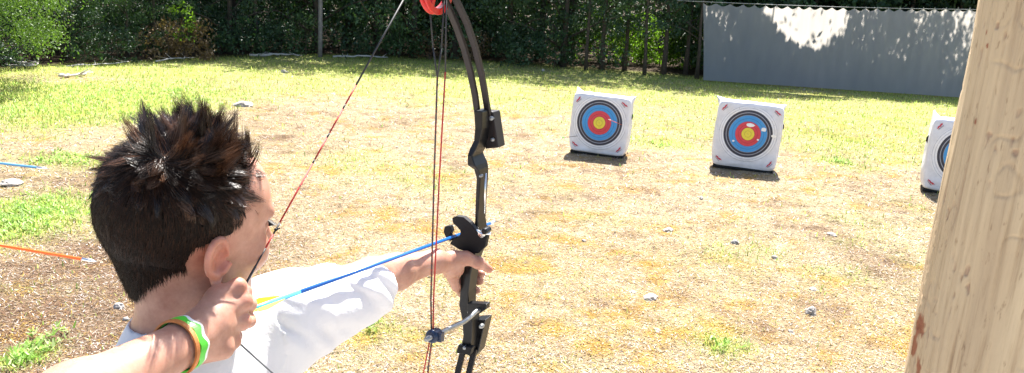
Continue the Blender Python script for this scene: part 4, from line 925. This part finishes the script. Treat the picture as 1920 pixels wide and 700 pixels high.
red = np.clip(1.3-ec_/.03, 0, 1)*.45+.5*np.clip(1-kn/.014, 0, 1); sc_ = np.ones((len(V), 3)); sc_ = sc_*(1-red[:, None])+red[:, None]*A3(1.25, .62, .5)  # ears tinted red to imitate sun glowing through them; knuckles redder skin
body = mesh_obj('person', V, F, M['skin'], smooth=True, col=sc_)
tag(body, 'child with spiky dark hair in a white t-shirt aiming a drawn bow', 'person')
# ---- eyes, brows
for s in (-1, 1):
    mb = MB(); mb.ball(H(.031*s, .0715, -.016), .0122, n=10); mb.build('eye', simple('eye_white', (.75, .72, .70), .2), body)
    mb = MB(); mb.tube([H(.016*s, .0925, .006), H(.031*s, .0885, .011), H(.045*s, .079, .006)], [.002, .0025, .001], 6); mb.build('eyebrow', M['bark'], body)
    mb = MB()
    for k in range(9):
        x = .022+.0022*k; a = H(x*s, .0855-.0004*k, -.012); mb.tube([a, a+HF*.009+HU*.003+HR*s*.0008*k], [.0008, .0003], 4)
    mb.build('eyelashes', M['black'], body)
# ---- shirt
SK = .012
def shell(prims_o, prims_i, post=None, h=.003, lo_=None, hi_=None):
    fo, no, Bo = make_sdf(prims_o); fi, ni, Bi = make_sdf(prims_i)
    P_ = np.array([b[0] for b in Bo]); Rr = np.array([b[1] for b in Bo]); l = (P_-Rr[:, None]).min(0)-.03; u = (P_+Rr[:, None]).max(0)+.03
    def pst(X, D):
        if post is not None: D = post(X, D)
        return np.maximum(D, -fi(X))
    return polygonise(fo, no, l, u, h, pst)
armL = EL-SL; armd = nrm(armL); dn = A3(0, 0, -1)
sleeveEnd = SL+(WL-SL)*.60+dn*.012; 
sleeveEnd = P(700, 530, 1.36)
sh = [ell(TC, TM, (.150, .104, .21), .05), ell(PC-Zu*.02, TM, (.135, .10, .15), .05), cap(NB-Zu*.055, SR+A3(0, 0, .006), .052, .050, .05), cap(NB-Zu*.055, SL+A3(0, 0, -.004), .054, .053, .05), cap(NB-Zu*.012, NB-Zu*.08, .062, .08, .04),
      cap(SL+dn*.004, sleeveEnd, .053, .0455, .035), cap(SL+dn*.05, P(672, 560, 1.31), .045, .034, .05), cap(SR, SR+(ER-SR)*.55, .058, .062, .03)]
inn = [cap(P(640, 510, 1.30), P(790, 500, 1.45), .043, .042, .006), cap(SR+(ER-SR)*.4, SR+(ER-SR)*.9, .052, .058, .006), cap(NB-Zu*.02, H(0, -.02, -.06), .056, .060, .01), ell(PC-Zu*.20, TM, (.125, .09, .12), .01)]
sax = nrm(P(790, 492, 1.44)-sleeveEnd); 
def folds(X, D):
    # sagging diagonal folds on the sleeve, softer creases elsewhere; flat ends at sleeves
    q = X-SL; s = q @ sax; zz = q @ Zu; w_ = q @ nrm(np.cross(sax, Zu))
    near_arm = np.exp(-(np.maximum(np.abs(np.linalg.norm(np.cross(q, sax), axis=1))-.05, 0)/.03)**2)*(s > -.03)
    nz = vnoise(np.stack([s*9+zz*12, zz*4, w_*4], 1), 1, 61, 2)-.5; n2 = vnoise(X*np.array([10, 10, 4]), 1, 62, 2)-.5
    cr1 = vnoise(np.stack([s*16+zz*22, zz*5-s*3, w_*6], 1), 1, 66, 2); D = D-near_arm*.004*np.clip(1-np.abs(cr1-.5)*6, 0, 1)**1.5+near_arm*.008*nz+.010*n2+near_arm*.003*np.sin(s*95+zz*75+16*nz)
    D = np.maximum(D, (X-sleeveEnd) @ sax-.006-.010*(vnoise(np.stack([zz*30, w_*30], 1), 1, 64)-.5))
    D = np.maximum(D, ((X-(SR+(ER-SR)*.6)) @ nrm(ER-SR)))
    return D
V, F = shell(sh, inn, folds, .0032)
t = NT('white_cotton'); t.set(Roughness=.85); co = t.coords(); t.b.inputs['Base Color'].default_value = (.80, .80, .82, 1); t.bump(t.noise(co, 40, 4), .35, .006)
tr = t.n('BsdfTranslucent'); tr.inputs[0].default_value = (.8, .8, .85, 1); mx = t.n('MixShader'); mx.inputs[0].default_value = .22; t.l(t.b.outputs[0], mx.inputs[1]); t.l(tr.outputs[0], mx.inputs[2]); t.l(mx.outputs[0], t.out.inputs[0])
shirt = mesh_obj('t_shirt', V, F, t.m, body, smooth=True)
# collar ring and faint print strip on the shirt side
mb = MB(); cpts = []
for k in range(25):
    a = 2*math.pi*k/24; e = Sd*math.cos(a)*.062+CH*math.sin(a)*.058; cpts.append(NB+e-Zu*(.012+.020*max(0, math.sin(a)))+Zu*.018*(1-abs(math.cos(a)))*0+Zu*.008*math.cos(2*a))
mb.tube(cpts, .0055, 8, cap=False); mb.build('collar', simple('collar_grey', (.62, .63, .70), .85, .1, 40), shirt)
# shorts, shoes
shp = [cap(hL+Zu*.06, (hL+aL)/2+Zu*.02, .088, .082, .04), cap(hR+Zu*.06, (hR+aR)/2+Zu*.02, .088, .082, .04), ell(PC-Zu*.04, TM, (.125, .092, .09), .04)]
shi = [cap((hL+aL)/2+Zu*.10, (hL+aL)/2-Zu*.1, .068, .074, .01), cap((hR+aR)/2+Zu*.10, (hR+aR)/2-Zu*.1, .068, .074, .01)]
V, F = shell(shp, shi, None, .006); mesh_obj('shorts', V, F, simple('navy_cotton', (.03, .04, .09), .85), body, smooth=True)
for a in (aL, aR):
    f__, n__, b__ = make_sdf([ell(a-Zu*.035+CH*.055, np.stack([CH, Sd, Zu], 1), (.105, .040, .040), .02), cap(a-Zu*.01, a+Zu*.02, .042, .040, .02), ell(a-Zu*.052+CH*.055, np.stack([CH, Sd, Zu], 1), (.112, .044, .022), .01)])
    V, F = polygonise(f__, n__, a-.2, a+.2, .005); V[:, 2] = np.maximum(V[:, 2], FLOOR+.002); mesh_obj('shoe', V, F, simple('shoe_grey', (.2, .2, .22), .7), body, smooth=True)
# wristbands
ax = nrm(WR-ER); s1 = nrm(np.cross(ax, Zu)); s2 = np.cross(s1, ax)
def wband(t0, r0, hw, mat, name, wave=0, th=.0022, tilt=0):
    c = ER+(WR-ER)*t0; n = 64; rings = []
    for k in range(n):
        a = 2*math.pi*k/n; e = s1*math.cos(a)+s2*math.sin(a); off = ax*(wave*math.sin(a*9)+tilt*math.sin(a)); rings.append([c+e*r0-ax*hw+off, c+e*(r0+th)-ax*hw+off, c+e*(r0+th)+ax*(hw+wave*math.cos(a*7)*.6)+off, c+e*r0+ax*(hw+wave*math.cos(a*7)*.6)+off])
    rings.append(rings[0]); mb = MB(); mb.loft(rings, cap=False); mb.build(name, M[mat], body)
M['band_green'] = simple('green_silicone', (.08, .55, .04), .4, .2, 30); M['band_orange'] = simple('orange_cloth', (.50, .17, .04), .6, .3, 60); M['band_white'] = simple('white_band', (.8, .8, .78), .5)
wband(.915, .0285, .0026, 'band_orange', 'wristband_cord', 0, tilt=.004)
wband(.955, .0278, .0048, 'band_green', 'wristband', .0018, tilt=.002)
wband(.982, .0270, .0030, 'band_white', 'wristband_tag', .0012, tilt=.002)
# ---- hair
def hair():
    g = np.random.default_rng(3)
    # scalp ellipsoid in head space
    ec = A3(0, -.012, .0); er = A3(.077, .097, .087)
    whorl = nrm(A3(.45, -.50, .74)); wpos = ec+er*whorl
    def scalp(d): 
        p = ec+er*d; n_ = d/er; n_ /= np.linalg.norm(n_, axis=1, keepdims=True)
        nape = np.clip((-p[:, 2]-.03)/.06, 0, 1)         # nape hair follows the neck instead of curling under
        p = p.copy(); p[:, 1] = np.where(p[:, 1] < 0, p[:, 1]+nape*.0, p[:, 1]); return p, n_
    def mask(p):
        x, y, z = np.abs(p[:, 0]), p[:, 1], p[:, 2]
        front = np.interp(z, [-.2, -.115, -.10, -.062, -.058, -.03, -.012, .0, .035, .055, .09], [-.09, -.07, -.050, -.036, -.030, -.030, -.004, .024, .038, .056, .085])
        return (y < front) & (z > -.092) & ~((x > .045) & (y > -.026) & (z < -.022))
    # nape: extra roots on the neck capsule
    def roots(n, lo_z=-2):
        d = g.normal(size=(n, 3)); d /= np.linalg.norm(d, axis=1, keepdims=True); p, n_ = scalp(d); ok = mask(p) & (p[:, 2] > lo_z); return p[ok], n_[ok]
    def neckroots(n):
        a = g.uniform(-1.35, 1.35, n); z = g.uniform(-.108, -.045, n); t_ = (-z-.045)/.077; rx = .060-.012*t_; ry = .080-.042*t_
        p = np.stack([np.sin(a)*rx, -.010-np.cos(a)*ry, z], 1); n_ = np.stack([np.sin(a), -np.cos(a), -.25+0*a], 1); n_ /= np.linalg.norm(n_, axis=1, keepdims=True)
        lim = -.108+.050*np.clip((np.abs(a)-.15)/1.1, 0, 1)**1.1; ok = z > lim+g.uniform(0, 1, n)**2.2*.016; return p[ok], n_[ok]
    def flow(p, n_):
        d = p-wpos; d -= (d*n_).sum(1, keepdims=True)*n_; r_ = np.linalg.norm(d, axis=1, keepdims=True)+1e-5; rad = d/r_; tang = np.cross(n_, rad)
        top = np.clip((p[:, 2:]-.0)/.05, 0, 1)
        fl = rad+tang*.75*np.exp(-r_/.035)
        down = A3(0, -.12, -1)[None]-n_*0; down = down-(down*n_).sum(1, keepdims=True)*n_
        side = np.clip((.035-p[:, 2:])/.05, 0, 1)*np.clip(r_/.05, 0, 1); fl = fl*(1-side*.85)+down*side*.85
        return fl/(np.linalg.norm(fl, axis=1, keepdims=True)+1e-6)
    def lengths(p):
        top = np.clip((p[:, 2]-.02)/.045, 0, 1); fr = np.clip((p[:, 1]+.05)/.10, 0, 1); return (.016-.007*np.clip((p[:, 1]+.035)/.03, 0, 1)*np.clip((.03-p[:, 2])/.02, 0, 1))+top*(.017-.009*fr), top, fr
    VV = []; FF = []; CC = []; base = 0; NS = 6; hairs = []
    def emit(p, n_, gdir, L, lift, rad, curl, colr):
        nonlocal base
        m = len(p); sd_ = np.cross(n_, gdir); sd_ /= np.linalg.norm(sd_, axis=1, keepdims=True)+1e-9
        ts = np.linspace(0, 1, NS); ctr = []
        for t_ in ts:
            q = p+gdir*(L*(t_*.95))[:, None]+n_*(L*(lift[:, 0]*t_+lift[:, 1]*t_*t_))[:, None]+curl*(L*t_*t_)[:, None]
            e = (q-ec)/(er+.0012); k = np.linalg.norm(e, axis=1); up_ = q[:, 2] > -.06; q = np.where(((k < 1) & up_)[:, None], ec+e/k[:, None]*(er+.0012), q); ctr.append(q)
        ctr = np.stack(ctr, 1); tg = np.gradient(ctr, axis=1); tg /= np.linalg.norm(tg, axis=2, keepdims=True)+1e-9
        a_ = np.cross(tg, n_[:, None]+1e-3); a_ /= np.linalg.norm(a_, axis=2, keepdims=True)+1e-9; b_ = np.cross(a_, tg)
        w_ = rad[:, None]*(1-ts[None]**1.8*.92); Vs = []
        for k in range(3): an = 2.0944*k+.5; Vs.append(ctr+(a_*math.cos(an)+b_*math.sin(an)*.6)*w_[..., None])
        V = np.stack(Vs, 2)            # m, NS, 3, 3
        W_ = HC+(V.reshape(-1, 3)*HS) @ HM.T; VV.append(W_)
        idx = np.arange(m*NS*3).reshape(m, NS, 3)+base; j = np.roll(idx, -1, 2)
        FF.append(np.stack([idx[:, :-1], j[:, :-1], j[:, 1:], idx[:, 1:]], -1).reshape(-1, 4)); base += m*NS*3; CC.append(np.repeat(colr, NS*3, 0))
    def cols(m):
        b = np.array([(.014, .007, .004), (.030, .014, .008), (.085, .038, .018), (.020, .010, .006)]); return b[g.integers(0, 4, m)]*g.uniform(.7, 1.3, (m, 1))
    # short under layer everywhere
    p, n_ = roots(46000); fl = flow(p, n_); fl += g.normal(size=fl.shape)*.08; L, top, fr = lengths(p); m = len(p)
    emit(p, n_, fl, L*g.uniform(.7, 1.05, m), np.stack([g.uniform(.04, .20, m)+.15*top, -.08+0*top], 1), g.uniform(.0003, .0005, m), g.normal(size=(m, 3))*.07, cols(m)*.42)
    p, n_ = neckroots(15000); m = len(p); fl = np.tile(A3(0, .25, -1), (m, 1)); fl -= (fl*n_).sum(1, keepdims=True)*n_*.9; fl /= np.linalg.norm(fl, axis=1, keepdims=True); fl += g.normal(size=fl.shape)*.10
    emit(p, n_, fl, g.uniform(.006, .016, m), np.stack([g.uniform(.03, .14, m), -.05+np.zeros(m)], 1), g.uniform(.0003, .0005, m), g.normal(size=(m, 3))*.06, cols(m)*.42)
    short = (np.concatenate(VV), np.concatenate(FF), np.concatenate(CC)); VV = []; FF = []; CC = []; base = 0
    # clumps on the top and the crown
    pc, nc = roots(1500); keep = (pc[:, 2] > .020) & ~((pc[:, 1] > .035) & (pc[:, 2] < .042) & (np.abs(pc[:, 0]) > .04)); pc, nc = pc[keep], nc[keep]; keep = g.uniform(size=len(pc)) < np.clip(.35+pc[:, 2]*9, .2, .9); pc, nc = pc[keep], nc[keep]
    fc = flow(pc, nc); Lc, topc, frc = lengths(pc); mc = len(pc); fc = fc+g.normal(size=fc.shape)*.22; Lc = Lc*g.uniform(.8, 1.35, mc); fc = fc*(1-.75*topc*frc)[:, None]
    bk_ = np.clip((pc[:, 1]+.085)/.07, .0, 1); Lc = Lc*(.72+.28*bk_); liftc = np.stack([.03+.28*topc*bk_+.52*topc*np.exp(-((pc[:, 1]+.002)/.050)**2)*g.uniform(.3, 1.5, mc), -.05+.35*topc*g.uniform(-.6, 1.2, mc)], 1); curlc = g.normal(size=(mc, 3))*.34; ccol = np.array([(.012, .006, .004), (.035, .017, .010), (.10, .046, .024), (.06, .027, .014)])[g.integers(0, 4, mc)]; curlc[:, 2] += .35*topc*frc; curlc[:, 1] -= .7*topc*frc
    per = 50
    for k in range(per):
        off = g.normal(size=(mc, 3))*.0040; off -= (off*nc).sum(1, keepdims=True)*nc; d = (pc+off-ec)/er; d /= np.linalg.norm(d, axis=1, keepdims=True); p = ec+er*d; n2 = d/er; n2 /= np.linalg.norm(n2, axis=1, keepdims=True)
        conv = -(p-pc)/Lc[:, None]*g.uniform(.7, 1.0, (mc, 1)); L = Lc*g.uniform(.82, 1.05, mc)
        emit(p, n2, fc+conv*.0, L, liftc*g.uniform(.93, 1.07, (mc, 1)), g.uniform(.00035, .0006, mc), curlc+conv+g.normal(size=(mc, 3))*.03, ccol*g.uniform(.7, 1.3, (mc, 1)))
    V = np.concatenate(VV); F = np.concatenate(FF); col = np.concatenate(CC)
    t = NT('dark_brown_hair'); t.set(Roughness=.22); t.b.inputs['Specular IOR Level'].default_value = .6
    a = t.n('Attribute'); a.attribute_name = 'Col'; t.l(a.outputs['Color'], t.b.inputs['Base Color'])
    o = mesh_obj('hair', V, F, t.m, body, smooth=True, col=col)
    t = NT('short_dark_hair'); t.set(Roughness=.5); t.b.inputs['Specular IOR Level'].default_value = .22
    a = t.n('Attribute'); a.attribute_name = 'Col'; t.l(a.outputs['Color'], t.b.inputs['Base Color'])
    mesh_obj('short_hair', short[0], short[1], t.m, o, smooth=True, col=short[2]*np.array([1.0, .9, .85]))
    # dense mat under the strands: thin closed shell
    pts = []; 
    c_, s_ = HC, HM
    fo, no, Bo = make_sdf([ell(H(*ec), HM, er-.0015, .01), cap(H(0, -.030, -.048), H(0, -.014, -.098), .049, .041, .02)])
    def cut(X, D):
        q = (X-HC) @ HM/HS; x, y, z = np.abs(q[:, 0]), q[:, 1], q[:, 2]
        front = np.interp(z, [-.2, -.115, -.10, -.062, -.058, -.03, -.012, .0, .035, .055, .09], [-.09, -.07, -.050, -.036, -.028, -.026, .018, .026, .040, .060, .082])
        return np.maximum(np.maximum(D, (y-front)*.8), (-.112+.050*np.clip(x/.05, 0, 1)-z)*.7)
    V, F = polygonise(fo, no, HC-.16, HC+.16, .0026, cut); me = mesh_obj('hair_base', V, F, simple('hair_mat', (.008, .005, .004), .7, .4, 200, spec=.1), o, smooth=True)
    print('hair faces', len(FF and np.concatenate(FF)))
hair()
